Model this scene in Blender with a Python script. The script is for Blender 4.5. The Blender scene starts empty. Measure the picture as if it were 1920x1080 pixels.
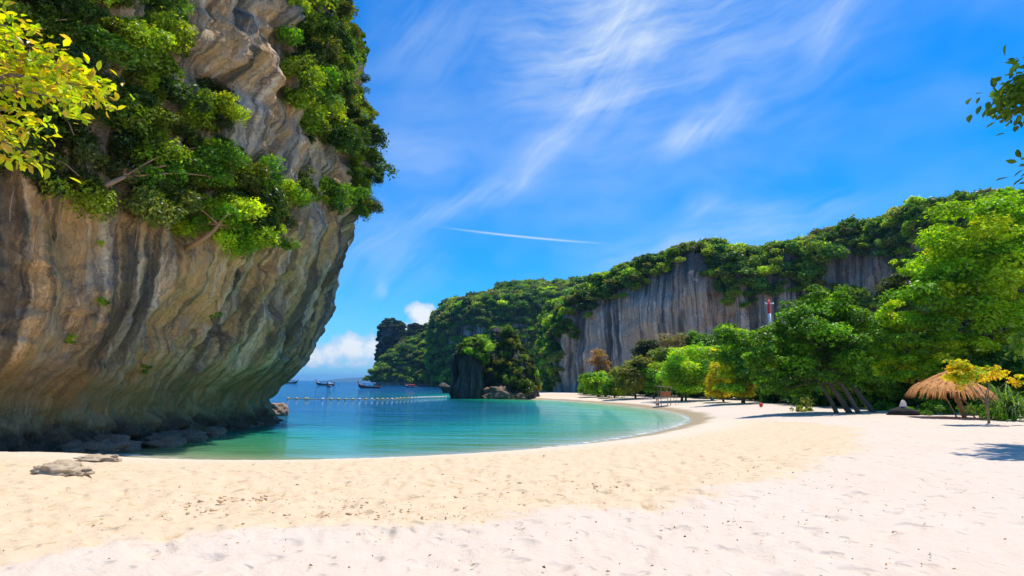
import bpy, math, random, time; _T0 = time.time()
import numpy as np
from mathutils import Matrix, Vector
from mathutils.bvhtree import BVHTree

random.seed(7)
RNG = np.random.default_rng(7)
scene = bpy.context.scene
COL = scene.collection

# ------------------------------------------------------------------ camera
F, PITCH, ROLL, CZ = 1067.0, math.radians(9.52), math.radians(0.8), 3.1
_f = np.array([0, math.cos(PITCH), math.sin(PITCH)])
_u0 = np.array([0, -math.sin(PITCH), math.cos(PITCH)])
_r0 = np.array([1.0, 0, 0])
_r = _r0 * math.cos(ROLL) + _u0 * math.sin(ROLL)
_u = -_r0 * math.sin(ROLL) + _u0 * math.cos(ROLL)
CAM = np.array([0, 0, CZ])
cam_data = bpy.data.cameras.new('camera')
cam_data.sensor_width = 36.0
cam_data.lens = 36.0 * F / 1920.0
cam_data.clip_start, cam_data.clip_end = 0.1, 40000
cam = bpy.data.objects.new('camera', cam_data)
m = Matrix.Identity(4)
for i in range(3):
    m[i][0], m[i][1], m[i][2], m[i][3] = _r[i], _u[i], -_f[i], CAM[i]
cam.matrix_world = m
COL.objects.link(cam)
scene.camera = cam


def ray(px, py):
    return _f + _r * ((px - 960) / F) - _u * ((py - 540) / F)


def at_z(px, py, z):
    d = ray(px, py)
    return CAM + d * ((z - CZ) / d[2])


def at_y(px, py, Y):
    d = ray(px, py)
    return CAM + d * (Y / d[1])


def project(P):
    q = np.asarray(P) - CAM
    w = np.maximum(q @ _f, 1e-3)
    return 960 + F * (q @ _r) / w, 540 - F * (q @ _u) / w, q @ _f


# ------------------------------------------------------------------ light
SUN_EL, SUN_AZ = math.radians(73), math.radians(52)     # azimuth from +Y towards +X
sun_dir = Vector((math.sin(SUN_AZ) * math.cos(SUN_EL), math.cos(SUN_AZ) * math.cos(SUN_EL), math.sin(SUN_EL)))
sl = bpy.data.lights.new('sun', 'SUN')
sl.energy, sl.angle, sl.color = 4.45, math.radians(0.53), (1.0, 0.93, 0.83)
so = bpy.data.objects.new('sun', sl)
so.rotation_euler = sun_dir.to_track_quat('Z', 'Y').to_euler()
so.location = (0, 0, 150)
COL.objects.link(so)

scene.view_settings.view_transform = 'Standard'
scene.view_settings.look = 'None'
scene.view_settings.exposure = 0.22
scene.view_settings.gamma = 1.0
scene.view_settings.use_curve_mapping = False
scene.render.engine = 'CYCLES'
scene.cycles.use_denoising = True
scene.cycles.use_adaptive_sampling = True
scene.cycles.adaptive_threshold = 0.02
scene.cycles.max_bounces = 7
scene.cycles.diffuse_bounces = 3
scene.cycles.glossy_bounces = 2
scene.cycles.transmission_bounces = 3
scene.cycles.volume_bounces = 0
scene.cycles.transparent_max_bounces = 10
scene.cycles.caustics_reflective = False
scene.cycles.caustics_refractive = False


# ------------------------------------------------------------------ node helpers
class NT:
    """small wrapper: call a node type with inputs and get its first output back"""
    def __init__(self, tree):
        self.t = tree
        self.n, self.l = tree.nodes, tree.links

    def put(self, node, key, v):
        if v is None:
            return
        s = node.inputs[key]
        if isinstance(v, bpy.types.NodeSocket):
            self.l.new(v, s)
        else:
            s.default_value = v

    def node(self, typ, inputs=None, **props):
        nd = self.n.new(typ)
        for k, v in props.items():
            setattr(nd, k, v)
        for k, v in (inputs or {}).items():
            self.put(nd, k, v)
        return nd

    def math(self, op, a, b=None, c=None, clamp=False):
        nd = self.n.new('ShaderNodeMath')
        nd.operation, nd.use_clamp = op, clamp
        for i, v in enumerate((a, b, c)):
            self.put(nd, i, v)
        return nd.outputs[0]

    def add(self, a, b): return self.math('ADD', a, b)
    def sub(self, a, b): return self.math('SUBTRACT', a, b)
    def mul(self, a, b): return self.math('MULTIPLY', a, b)

    def smooth(self, x, a, b):
        nd = self.node('ShaderNodeMapRange', {0: x, 1: a, 2: b, 3: 0.0, 4: 1.0}, interpolation_type='SMOOTHSTEP')
        return nd.outputs[0]

    def attr(self, name, out='Fac'):
        return self.node('ShaderNodeAttribute', attribute_name=name).outputs[out]

    def noise(self, vec, scale, detail=4.0, rough=0.55, dist=0.0):
        return self.node('ShaderNodeTexNoise', {'Vector': vec, 'Scale': scale, 'Detail': detail, 'Roughness': rough, 'Distortion': dist}).outputs[0]

    def vec(self, x, y, z=0.0):
        return self.node('ShaderNodeCombineXYZ', {0: x, 1: y, 2: z}).outputs[0]

    def mix(self, f, a, b, blend='MIX'):
        nd = self.n.new('ShaderNodeMix')
        nd.data_type, nd.blend_type = 'RGBA', blend
        for k, v in ((0, f), (6, a), (7, b)):
            if not isinstance(v, bpy.types.NodeSocket) and k and len(v) == 3:
                v = (*v, 1.0)
            self.put(nd, k, v)
        return nd.outputs[2]

    def ramp(self, x, stops):
        nd = self.n.new('ShaderNodeValToRGB')
        cr = nd.color_ramp
        while len(cr.elements) < len(stops):
            cr.elements.new(0.5)
        for e, (p, c) in zip(cr.elements, stops):
            e.position = p
            e.color = (*c, 1.0) if len(c) == 3 else c
        self.put(nd, 0, x)
        return nd.outputs[0]

    def bump(self, h, strength=0.5, dist=0.1, normal=None):
        nd = self.node('ShaderNodeBump', {'Strength': strength, 'Distance': dist, 'Height': h})
        if normal is not None:
            self.l.new(normal, nd.inputs['Normal'])
        return nd.outputs[0]


def new_mat(name):
    mt = bpy.data.materials.new(name)
    mt.use_nodes = True
    mt.node_tree.nodes.clear()
    t = NT(mt.node_tree)
    out = t.node('ShaderNodeOutputMaterial')
    return mt, t, out


def simple(name, col, rough=0.8, var=0.25, scale=3.0, bump=0.0):
    mt, t, out = new_mat(name)
    co = t.node('ShaderNodeTexCoord').outputs['Object']
    n = t.noise(co, scale, 5)
    c = t.mix(n, tuple(x * (1 - var) for x in col), tuple(min(1, x * (1 + var)) for x in col))
    b = t.node('ShaderNodeBsdfPrincipled', {'Base Color': c, 'Roughness': rough})
    if bump:
        t.l.new(t.bump(n, bump, 0.05), b.inputs['Normal'])
    t.l.new(b.outputs[0], out.inputs[0])
    return mt


# ------------------------------------------------------------------ world: sky, cirrus, cumulus, contrail
def build_world():
    w = bpy.data.worlds.new('World')
    scene.world = w
    w.cycles.sampling_method = 'MANUAL'
    w.cycles.sample_map_resolution = 256
    w.use_nodes = True
    w.node_tree.nodes.clear()
    t = NT(w.node_tree)
    out = t.node('ShaderNodeOutputWorld')
    bg = t.node('ShaderNodeBackground', {'Strength': 0.15})
    t.l.new(bg.outputs[0], out.inputs[0])
    sky = t.node('ShaderNodeTexSky', sky_type='NISHITA', sun_disc=False, sun_elevation=SUN_EL,
                 sun_rotation=SUN_AZ, altitude=0, air_density=1.0, dust_density=0.25, ozone_density=4.0)
    hs = t.node('ShaderNodeHueSaturation', {'Hue': 0.488, 'Saturation': 1.65, 'Value': 1.12, 'Color': sky.outputs[0]})
    c = t.mix(1.0, hs.outputs[0], (0.30, 0.75, 1.04), 'MULTIPLY')     # clear tropical air: deep azure
    d = t.node('ShaderNodeTexCoord').outputs['Generated']
    sp = t.node('ShaderNodeSeparateXYZ', {0: d})
    az = t.math('ARCTAN2', sp.outputs[0], sp.outputs[1])
    el = t.math('ARCSINE', sp.outputs[2])
    # humid sea air: the sky pales evenly towards the horizon all round
    low = t.math('EXPONENT', t.mul(t.math('MAXIMUM', el, 0.0), -10.0))
    c = t.mix(t.mul(low, 0.80), c, (1.0, 2.9, 5.3))

    def ang(px, py):
        r = ray(px, py)
        r = r / np.linalg.norm(r)
        return math.atan2(r[0], r[1]), math.asin(r[2])

    # warped sky coordinates so that streaks fray
    wv = t.node('ShaderNodeTexNoise', {'Vector': t.vec(az, el), 'Scale': 4.0, 'Detail': 3.0, 'Roughness': 0.5}).outputs[1]
    ws = t.node('ShaderNodeSeparateXYZ', {0: wv})
    azw = t.add(az, t.mul(t.sub(ws.outputs[0], 0.5), 0.11))
    elw = t.add(el, t.mul(t.sub(ws.outputs[1], 0.5), 0.11))

    def fray_noise(cx, sx, z):
        p = t.add(t.mul(azw, cx), t.mul(elw, sx))
        q = t.add(t.mul(azw, -sx), t.mul(elw, cx))
        return t.smooth(t.noise(t.vec(t.mul(p, 5.0), t.mul(q, 30.0), z), 1.0, 5, 0.60), 0.12, 0.95)

    frayA, frayB = fray_noise(0.72, 0.69, 1.0), fray_noise(0.98, 0.17, 6.0)

    def streak(a, b, width, amp, fray=True):
        (u0, v0), (u1, v1) = ang(*a), ang(*b)
        L = math.hypot(u1 - u0, v1 - v0)
        cx, sx = (u1 - u0) / L, (v1 - v0) / L
        A, E = (azw, elw) if fray else (az, el)
        du, dv = t.sub(A, (u0 + u1) / 2), t.sub(E, (v0 + v1) / 2)
        p = t.add(t.mul(du, cx / (L / 2)), t.mul(dv, sx / (L / 2)))
        q = t.add(t.mul(du, -sx / width), t.mul(dv, cx / width))
        e = t.add(t.math('POWER', t.math('ABSOLUTE', p), 3.0), t.mul(q, q))
        g = t.math('EXPONENT', t.mul(e, -1.0))
        if fray:
            g = t.mul(g, frayA if abs(sx) > 0.35 * abs(cx) else frayB)
        return t.mul(g, amp)

    total = None
    for s in (((760, 430), (1010, 320), 0.030, 0.50), ((980, 330), (1110, 170), 0.028, 0.50), ((1080, 200), (1240, -40), 0.075, 0.75),
              ((900, 120), (1200, 60), 0.14, 0.45), ((1000, 60), (1600, -120), 0.16, 0.65), ((1215, 292), (1400, 180), 0.024, 0.85),
              ((1540, 110), (1590, -60), 0.04, 0.5), ((1220, 470), (1560, 415), 0.022, 0.62), ((1270, 420), (1360, 380), 0.022, 0.5),
              ((1330, 400), (1620, 375), 0.02, 0.4), ((720, 90), (900, 0), 0.09, 0.34), ((660, 420), (800, 540), 0.06, 0.42),
              ((1080, 500), (1330, 480), 0.03, 0.35), ((700, 240), (860, 300), 0.08, 0.26), ((720, 538), (745, 545), 0.010, 0.5)):
        g = streak(*s)
        total = g if total is None else t.add(total, g)
    # thin veil all over the sky, both inside and outside the frame
    veil = t.noise(t.vec(t.mul(azw, 1.3), t.mul(elw, 2.6), 3.1), 1.6, 4, 0.6)
    total = t.add(total, t.mul(t.smooth(veil, 0.36, 0.85), 0.30))
    contrail = streak((866, 431), (1096, 454), 0.0016, 0.55, fray=False)
    total = t.math('MINIMUM', t.add(t.mul(total, 0.8), contrail), 0.85)
    c = t.mix(total, c, (4.6, 5.25, 5.7))
    # low cumulus over the sea
    cn = t.noise(t.vec(az, el, 0.7), 30.0, 6, 0.58)
    cn2 = t.noise(t.vec(az, el, 4.2), 75.0, 3, 0.55)
    best = None
    for (px, py, rx, ry, amp) in ((790, 588, 24, 22, 1.2), (800, 612, 30, 30, 1.15), (772, 630, 30, 30, 1.0), (815, 660, 40, 40, 0.9), (735, 640, 34, 34, 0.95),
                                  (700, 655, 36, 34, .95), (660, 652, 36, 28, 1.05), (625, 664, 34, 22, .95), (588, 672, 34, 22, .95), (650, 682, 90, 14, .62),
                                  (540, 660, 60, 28, 0.9), (470, 640, 60, 40, 1.0), (880, 640, 60, 60, 0.9)):
        u0, v0 = ang(px, py)
        du = t.mul(t.sub(az, u0), F * 0.93 / rx)
        dv = t.mul(t.sub(el, v0), F * 0.98 / ry)
        g = t.mul(t.math('EXPONENT', t.mul(t.add(t.mul(du, du), t.mul(dv, dv)), -0.8)), amp)
        best = g if best is None else t.math('SMOOTH_MAX', best, g, 0.12)
    dens = t.add(best, t.add(t.mul(t.sub(cn, 0.5), 1.15), t.mul(t.sub(cn2, 0.5), 0.45)))
    cov = t.smooth(dens, 0.36, 0.66)
    lit = t.smooth(dens, 0.5, 1.05)
    ccol = t.mix(lit, (2.8, 4.1, 5.4), (5.5, 5.6, 5.7))
    c = t.mix(t.mul(cov, 0.9), c, ccol)
    t.l.new(c, bg.inputs[0])


build_world()


# ------------------------------------------------------------------ numpy noise
_perm = np.random.default_rng(3).permutation(256).astype(np.int64)
_perm = np.concatenate([_perm, _perm, _perm])
_g = np.random.default_rng(5).normal(size=(256, 3))
_g /= np.linalg.norm(_g, axis=1)[:, None]


def pn(x, y, z):
    x, y, z = np.broadcast_arrays(np.asarray(x, float), np.asarray(y, float), np.asarray(z, float))
    xi, yi, zi = np.floor(x).astype(np.int64), np.floor(y).astype(np.int64), np.floor(z).astype(np.int64)
    xf, yf, zf = x - xi, y - yi, z - zi
    fu, fv, fw = (a * a * a * (a * (a * 6 - 15) + 10) for a in (xf, yf, zf))

    def g(i, j, k):
        h = _perm[_perm[_perm[(xi + i) & 255] + ((yi + j) & 255)] + ((zi + k) & 255)]
        gg = _g[h]
        return gg[..., 0] * (xf - i) + gg[..., 1] * (yf - j) + gg[..., 2] * (zf - k)
    x00 = g(0, 0, 0) * (1 - fu) + g(1, 0, 0) * fu
    x10 = g(0, 1, 0) * (1 - fu) + g(1, 1, 0) * fu
    x01 = g(0, 0, 1) * (1 - fu) + g(1, 0, 1) * fu
    x11 = g(0, 1, 1) * (1 - fu) + g(1, 1, 1) * fu
    return ((x00 * (1 - fv) + x10 * fv) * (1 - fw) + (x01 * (1 - fv) + x11 * fv) * fw) * 1.6


def fbm(x, y, z, octs=4, gain=0.5):
    s, a = 0, 1.0
    for o in range(octs):
        s = s + a * pn(x * 2 ** o + 17.3 * o, y * 2 ** o + 5.1 * o, z * 2 ** o + 9.7 * o)
        a *= gain
    return s


# ------------------------------------------------------------------ mesh helpers
def make_mesh(name, V, Fq, mat, attrs=None, smooth=True):
    V = np.asarray(V, np.float32)
    Fq = np.asarray(Fq, np.int32)
    me = bpy.data.meshes.new(name)
    k = Fq.shape[1]
    me.vertices.add(len(V))
    me.vertices.foreach_set('co', V.ravel())
    me.loops.add(Fq.size)
    me.loops.foreach_set('vertex_index', Fq.ravel())
    me.polygons.add(len(Fq))
    me.polygons.foreach_set('loop_start', np.arange(0, Fq.size, k, dtype=np.int32))
    me.polygons.foreach_set('use_smooth', np.full(len(Fq), smooth, dtype=bool))
    for an, av in (attrs or {}).items():
        av = np.asarray(av, np.float32)
        if av.ndim == 2:
            a = me.attributes.new(an, 'FLOAT_COLOR', 'POINT')
            if av.shape[1] == 3:
                av = np.concatenate([av, np.ones((len(av), 1), np.float32)], 1)
            a.data.foreach_set('color', av.ravel())
        else:
            me.attributes.new(an, 'FLOAT', 'POINT').data.foreach_set('value', av.ravel())
    me.update(calc_edges=True)
    if mat is not None:
        me.materials.append(mat)
    return me


def link(name, me, parent=None, loc=(0, 0, 0), **props):
    o = bpy.data.objects.new(name, me)
    COL.objects.link(o)
    o.location = loc
    if parent is not None:
        o.parent = parent
    for k, v in props.items():
        o[k] = v
    return o


def thing(name, label, category, loc=(0, 0, 0), group=None, rotz=0.0):
    o = link(name, None, None, loc, label=label, category=category)
    o.rotation_euler[2] = rotz
    if group:
        o['group'] = group
    return o


def grid_faces(nu, nv, close=False):
    i = np.arange(nu if close else nu - 1)[:, None]
    j = np.arange(nv - 1)[None, :]
    i2 = (i + 1) % nu
    return np.stack(np.broadcast_arrays(i * nv + j, i2 * nv + j, i2 * nv + j + 1, i * nv + j + 1), -1).reshape(-1, 4)


class MB:
    """collects tubes, boxes and free shapes into one mesh (polygons of any size)"""
    def __init__(self):
        self.v, self.f = [], []

    def add(self, V, Fs):
        b = len(self.v)
        self.v += [tuple(map(float, p)) for p in V]
        self.f += [tuple(b + i for i in f) for f in Fs]
        return self

    def tube(self, pts, rad, sides=7, wob=0.0):
        pts = [Vector(p) for p in pts]
        if not hasattr(rad, '__len__'):
            rad = [rad] * len(pts)
        V = []
        prev = None
        for i, p in enumerate(pts):
            d = (pts[min(i + 1, len(pts) - 1)] - pts[max(i - 1, 0)]).normalized()
            a = prev if prev is not None else (Vector((1, 0, 0)) if abs(d.x) < 0.8 else Vector((0, 1, 0)))
            x = (a - d * a.dot(d)).normalized()
            prev = x
            y = d.cross(x)
            for k in range(sides):
                q = 2 * math.pi * k / sides
                r = rad[i] * (1 + wob * random.uniform(-1, 1))
                V.append(p + x * (math.cos(q) * r) + y * (math.sin(q) * r))
        Fs = []
        for i in range(len(pts) - 1):
            for k in range(sides):
                k2 = (k + 1) % sides
                Fs.append((i * sides + k, i * sides + k2, (i + 1) * sides + k2, (i + 1) * sides + k))
        Fs.append(tuple(range(sides))[::-1])
        Fs.append(tuple((len(pts) - 1) * sides + k for k in range(sides)))
        return self.add(V, Fs)

    def box(self, c, s, rot=None):
        R = rot or Matrix.Identity(3)
        V = [Vector(c) + R @ Vector((sx * s[0] / 2, sy * s[1] / 2, sz * s[2] / 2)) for sx in (-1, 1) for sy in (-1, 1) for sz in (-1, 1)]
        return self.add(V, [(0, 1, 3, 2), (4, 6, 7, 5), (0, 4, 5, 1), (2, 3, 7, 6), (0, 2, 6, 4), (1, 5, 7, 3)])

    def build(self, name, mat, parent=None, smooth=False, **props):
        me = bpy.data.meshes.new(name)
        me.from_pydata(self.v, [], self.f)
        me.polygons.foreach_set('use_smooth', [smooth] * len(me.polygons))
        me.materials.append(mat)
        me.update()
        return link(name, me, parent, **props)


def inpoly(px, py, poly):
    px, py = np.asarray(px), np.asarray(py)
    r = np.zeros(px.shape, bool)
    n = len(poly)
    for i in range(n):
        x0, y0 = poly[i]
        x1, y1 = poly[(i + 1) % n]
        if y0 == y1:
            continue
        c = ((y0 > py) != (y1 > py)) & (px < (x1 - x0) * (py - y0) / (y1 - y0) + x0)
        r ^= c
    return r


def smooth_path(P, it=3):
    P = np.asarray(P, float)
    for _ in range(it):
        Q = np.empty((2 * len(P) - 2, P.shape[1]))
        Q[0::2] = P[:-1] * 0.75 + P[1:] * 0.25
        Q[1::2] = P[:-1] * 0.25 + P[1:] * 0.75
        P = np.vstack([P[:1], Q, P[-1:]])
    return P


# ------------------------------------------------------------------ shoreline and terrain
shore_px = [(205, 853), (250, 859), (330, 864), (430, 868), (540, 869), (640, 867), (740, 863), (860, 856), (960, 848), (1060, 838), (1150, 826),
            (1220, 814), (1265, 803), (1295, 793), (1300, 787), (1290, 779), (1265, 772), (1220, 766), (1160, 759), (1090, 753.5), (1010, 749)]
shore = [at_z(x, y, 0)[:2] for x, y in shore_px]
shore = [(-30, 21.5), (-21, 22.3)] + [tuple(p) for p in shore] + [(-1, 122), (-6, 140), (2, 175), (14, 240), (30, 420)]
SH = smooth_path(shore, 2)
POLY_SEA = [tuple(p) for p in SH] + [(30, 14000), (-14000, 14000), (-14000, 21.5)]


def shore_dist(x, y):
    best = np.full(x.shape, 1e18)
    for a, b in zip(SH[:-1], SH[1:]):
        ab = b - a
        L2 = max(ab @ ab, 1e-9)
        tt = np.clip(((x - a[0]) * ab[0] + (y - a[1]) * ab[1]) / L2, 0, 1)
        dd = (x - a[0] - tt * ab[0]) ** 2 + (y - a[1] - tt * ab[1]) ** 2
        best = np.minimum(best, dd)
    s = inpoly(x, y, POLY_SEA)
    return np.where(s, -1, 1) * np.sqrt(best)


damp_px = [(-400, 1110), (0, 1068), (250, 1046), (420, 1026), (600, 1006), (800, 992), (1000, 976), (1150, 962), (1290, 943), (1400, 922), (1490, 895),
           (1560, 868), (1605, 838), (1618, 818), (1600, 800), (1550, 789), (1480, 783), (1400, 775), (1330, 766), (1250, 757)]
DAMP = [tuple(at_z(x, y, 1.22)[:2]) for x, y in damp_px] + [(20, 130), (-200, 150), (-200, 3)]


def terrain(x, y, detail=True):
    x, y = np.asarray(x, float), np.asarray(y, float)
    d = shore_dist(x, y)
    w = fbm(x * 0.12, y * 0.12, 1.7, 2) * 0.8
    zp = 1.45 - 0.0055 * np.clip(y - 40, 0, 120)
    land = zp * (1 - np.exp(-np.maximum(d, 0) / 7.0)) + 0.10 * np.tanh(np.maximum(d - 4, 0) / 10) * w
    sea = -np.minimum(0.05 * np.maximum(-d, 0) ** 1.08, 9.0)
    return np.where(d > 0, land, sea), d


def gz(x, y):
    z, _ = terrain(np.array([x]), np.array([y]))
    return float(z[0])


def polar_grid(a_dense, na, r0, r1, nr, back=40):
    A = np.concatenate([np.linspace(-a_dense, a_dense, na), np.linspace(a_dense, 2 * math.pi - a_dense, back)[1:-1]])
    R = r0 * (r1 / r0) ** np.linspace(0, 1, nr)
    aa, rr = np.meshgrid(A, R, indexing='ij')
    return rr * np.sin(aa), rr * np.cos(aa), len(A), nr, rr


def build_ground():
    x, y, na, nr, rr = polar_grid(math.radians(56), 520, 1.2, 13500, 430)
    z, d = terrain(x, y)
    damp_in = inpoly(x, y, DAMP)
    best = np.full(x.shape, 1e18)
    DP = np.array(DAMP[:-3])
    for a, b in zip(DP[:-1], DP[1:]):
        ab = b - a
        tt = np.clip(((x - a[0]) * ab[0] + (y - a[1]) * ab[1]) / (ab @ ab), 0, 1)
        best = np.minimum(best, (x - a[0] - tt * ab[0]) ** 2 + (y - a[1] - tt * ab[1]) ** 2)
    sd = np.where(damp_in, 1, -1) * np.sqrt(best)
    damp = np.clip(0.5 + (sd + 0.8 * fbm(x * 0.4, y * 0.4, 0.3, 5, 0.65)) / 1.5, 0, 1)
    # footprints and clods: trampled sand
    tram = np.clip(d / 5 - 0.5, 0, 1) * np.clip(1.2 - rr / 60, 0, 1)
    rough = fbm(x * 1.0, y * 1.0, 2.0, 3) * 0.05 + np.abs(fbm(x * 2.6, y * 2.6, 4.0, 2)) * -0.06
    pits = -np.clip(fbm(x * 1.7, y * 1.7, 8.0, 2) - 0.25, 0, 1) * 0.16
    z = z + tram * (rough + pits) * (0.75 + 0.5 * damp)
    # low scarp where the damp sand meets the dry
    z = z + np.where(d > 0, 0.05 * np.exp(-(sd / 0.8) ** 2) * np.clip(1 - rr / 80, 0, 1), 0)
    V = np.stack([x, y, z], -1).reshape(-1, 3)
    centre = len(V)
    V = np.vstack([V, [[0, 0, gz(0, 0)]]])
    Fq = grid_faces(na, nr, close=True)[:, ::-1]
    att = {'damp': np.append(damp.ravel(), 0), 'shore': np.append(d.ravel(), 20)}
    mt, t, out = new_mat('sand')
    co = t.node('ShaderNodeTexCoord').outputs['Object']
    big = t.noise(co, 0.35, 5, 0.6)
    mid = t.noise(co, 2.6, 6, 0.65)
    fine = t.noise(co, 22, 4, 0.7)
    sp = t.node('ShaderNodeSeparateXYZ', {0: co})
    stretched = t.noise(t.vec(t.mul(sp.outputs[0], 0.55), sp.outputs[1], sp.outputs[2]), 5.5, 5, 0.68)
    dry = t.mix(big, (0.64, 0.515, 0.395), (0.70, 0.585, 0.47))
    tan = t.mix(mid, (0.64, 0.475, 0.285), (0.74, 0.58, 0.40))
    dm = t.attr('damp')
    dsh = t.attr('shore')
    tan = t.mix(t.smooth(dsh, 3.5, 7.5), (0.70, 0.57, 0.425), tan)          # smoother sand nearer the water
    spots = t.smooth(stretched, 0.54, 0.66)
    sp_amt = t.mul(t.mul(spots, t.smooth(dsh, 4.5, 9.0)), t.add(0.10, t.mul(dm, 0.62)))
    c = t.mix(t.smooth(t.add(dm, t.mul(t.sub(mid, 0.5), 1.1)), 0.15, 0.85), dry, tan)
    c = t.mix(sp_amt, c, (0.52, 0.37, 0.19))
    grit = t.smooth(t.noise(co, 9.0, 3, 0.8), 0.70, 0.78)
    c = t.mix(t.mul(grit, 0.35), c, (0.30, 0.20, 0.11))
    wob = t.mul(t.sub(t.noise(co, 0.22, 3), 0.5), 2.6)
    wet = t.sub(1.0, t.smooth(t.add(dsh, wob), 1.0, 2.4))
    c = t.mix(t.mul(wet, 0.92), c, (0.42, 0.31, 0.165))
    # sea bed: pale sand with a few darker weed patches
    under = t.sub(1.0, t.smooth(dsh, -0.5, 0.1))
    weed = t.smooth(t.noise(co, 0.13, 5, 0.6), 0.57, 0.66)
    bed = t.mix(t.mul(weed, 0.7), (0.70, 0.66, 0.50), (0.14, 0.17, 0.09))
    c = t.mix(under, c, bed)
    rgh = t.sub(0.9, t.mul(wet, 0.55))
    bh = t.add(t.mul(mid, 0.5), t.add(t.mul(fine, 0.18), t.mul(stretched, 0.45)))
    def dimples(scale, seed, lo, hi):
        wv = t.node('ShaderNodeTexNoise', {'Vector': co, 'Scale': 1.2, 'Detail': 3.0}).outputs[1]
        cv = t.node('ShaderNodeVectorMath', {0: co, 1: t.node('ShaderNodeVectorMath', {0: wv, 1: (0.5, 0.5, seed)}, operation='MULTIPLY').outputs[0]}, operation='ADD').outputs[0]
        v = t.node('ShaderNodeTexVoronoi', {'Vector': cv, 'Scale': scale, 'Randomness': 1.0}).outputs['Distance']
        return t.smooth(v, lo, hi)
    steps = t.mul(t.add(t.mul(dimples(1.5, 0.3, 0.06, 0.34), 0.9), t.mul(dimples(2.6, 1.7, 0.05, 0.30), 0.5)), t.smooth(dsh, 3.0, 7.0))
    bh = t.add(bh, steps)
    nb = t.bump(bh, 0.72, 0.11)
    b = t.node('ShaderNodeBsdfPrincipled', {'Base Color': c, 'Roughness': rgh, 'Normal': nb, 'Specular IOR Level': 0.25})
    t.l.new(b.outputs[0], out.inputs[0])
    me = make_mesh('beach', V, Fq, mt, att)
    # close the small hole under the camera
    link('beach', me, kind='structure', label='pale sand beach curving round the shallow bay', category='beach')
    hole = MB()
    ring = [tuple(V[i * nr]) for i in range(na)]
    hole.add([(0, 0, gz(0, 0))] + ring, [(0, 1 + (i + 1) % na, 1 + i) for i in range(na)])
    hm = bpy.data.meshes.new('sand_patch')
    hm.from_pydata(hole.v, [], hole.f)
    hm.materials.append(mt)
    link('sand_patch', hm, bpy.data.objects['beach'])


def build_sea():
    x, y, na, nr, rr = polar_grid(math.radians(56), 420, 12.0, 13500, 360)
    z, d = terrain(x, y)
    V = np.stack([x, y, np.zeros_like(x)], -1).reshape(-1, 3)
    keep_v = (z < 0.12).ravel()
    Fq = grid_faces(na, nr, close=True)[:, ::-1]
    Fq = Fq[keep_v[Fq].any(1)]
    used = np.unique(Fq)
    remap = np.full(len(V), -1)
    remap[used] = np.arange(len(used))
    dep = np.maximum(-z, 0).ravel()[used]
    mt, t, out = new_mat('sea_water')
    co = t.node('ShaderNodeTexCoord').outputs['Object']
    sp = t.node('ShaderNodeSeparateXYZ', {0: co})
    dp = t.attr('depth')
    w1 = t.noise(t.vec(t.mul(sp.outputs[0], 0.45), sp.outputs[1]), 1.5, 4, 0.6, 0.4)
    w2 = t.noise(t.vec(t.mul(sp.outputs[0], 0.6), sp.outputs[1], 5.0), 5.0, 3, 0.6)
    w3 = t.noise(t.vec(t.mul(sp.outputs[0], 0.35), sp.outputs[1], 2.0), 0.12, 3, 0.6)
    w4 = t.noise(t.vec(t.mul(sp.outputs[0], 0.16), t.mul(sp.outputs[1], 0.75), 9.0), 1.0, 3, 0.6, 0.3)
    w5 = t.noise(t.vec(t.mul(sp.outputs[0], 0.05), t.mul(sp.outputs[1], 0.24), 4.0), 1.0, 3, 0.65, 0.3)
    h = t.add(t.mul(w5, 4.5), t.add(t.add(t.mul(w1, 0.7), t.mul(w2, 0.35)), t.mul(w4, 1.7)))
    calm = t.add(0.45, t.mul(t.smooth(w3, 0.35, 0.65), 0.6))
    nb = t.bump(h, t.mul(calm, 0.75), 0.30)
    patch = t.mul(t.sub(t.noise(co, 0.10, 4, 0.6), 0.5), 0.5)
    dd = t.math('DIVIDE', t.add(dp, t.mul(patch, dp)), 6.0)
    body = t.ramp(dd, [(0.0, (0.40, 0.60, 0.28)), (0.05, (0.11, 0.48, 0.22)), (0.11, (0.012, 0.32, 0.19)), (0.20, (0.001, 0.095, 0.085)), (0.45, (0.0005, 0.042, 0.10)), (1.0, (0.0005, 0.045, 0.14))])
    opac = t.sub(1.0, t.math('EXPONENT', t.mul(dp, -3.0)))
    dif = t.node('ShaderNodeBsdfDiffuse', {'Color': body})
    tint = t.mix(t.smooth(dp, 0.0, 0.4), (1.0, 1.0, 0.95), (0.26, 0.84, 0.50))
    tr = t.node('ShaderNodeBsdfTransparent', {'Color': tint})
    mx = t.node('ShaderNodeMixShader', {0: opac, 1: tr.outputs[0], 2: dif.outputs[0]})
    fr = t.node('ShaderNodeFresnel', {'IOR': 1.333, 'Normal': nb})
    gl = t.node('ShaderNodeBsdfGlossy', {'Color': (0.62, 0.92, 1, 1), 'Roughness': 0.03, 'Normal': nb})
    fo = t.mul(t.mul(t.smooth(dp, 0.004, 0.012), t.sub(1.0, t.smooth(dp, 0.02, 0.045))), t.smooth(t.noise(co, 1.3, 5, 0.7), 0.48, 0.60))
    fx = t.node('ShaderNodeMixShader', {0: t.mul(fr.outputs[0], 0.52), 1: mx.outputs[0], 2: gl.outputs[0]})
    wh = t.node('ShaderNodeBsdfDiffuse', {'Color': (0.8, 0.8, 0.76, 1)})
    ff = t.node('ShaderNodeMixShader', {0: t.mul(fo, 0.7), 1: fx.outputs[0], 2: wh.outputs[0]})
    t.l.new(ff.outputs[0], out.inputs[0])
    me = make_mesh('sea', V[used], remap[Fq], mt, {'depth': dep})
    link('sea', me, kind='structure', label='clear turquoise bay deepening to blue open sea', category='sea')


build_ground()
build_sea()


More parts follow.
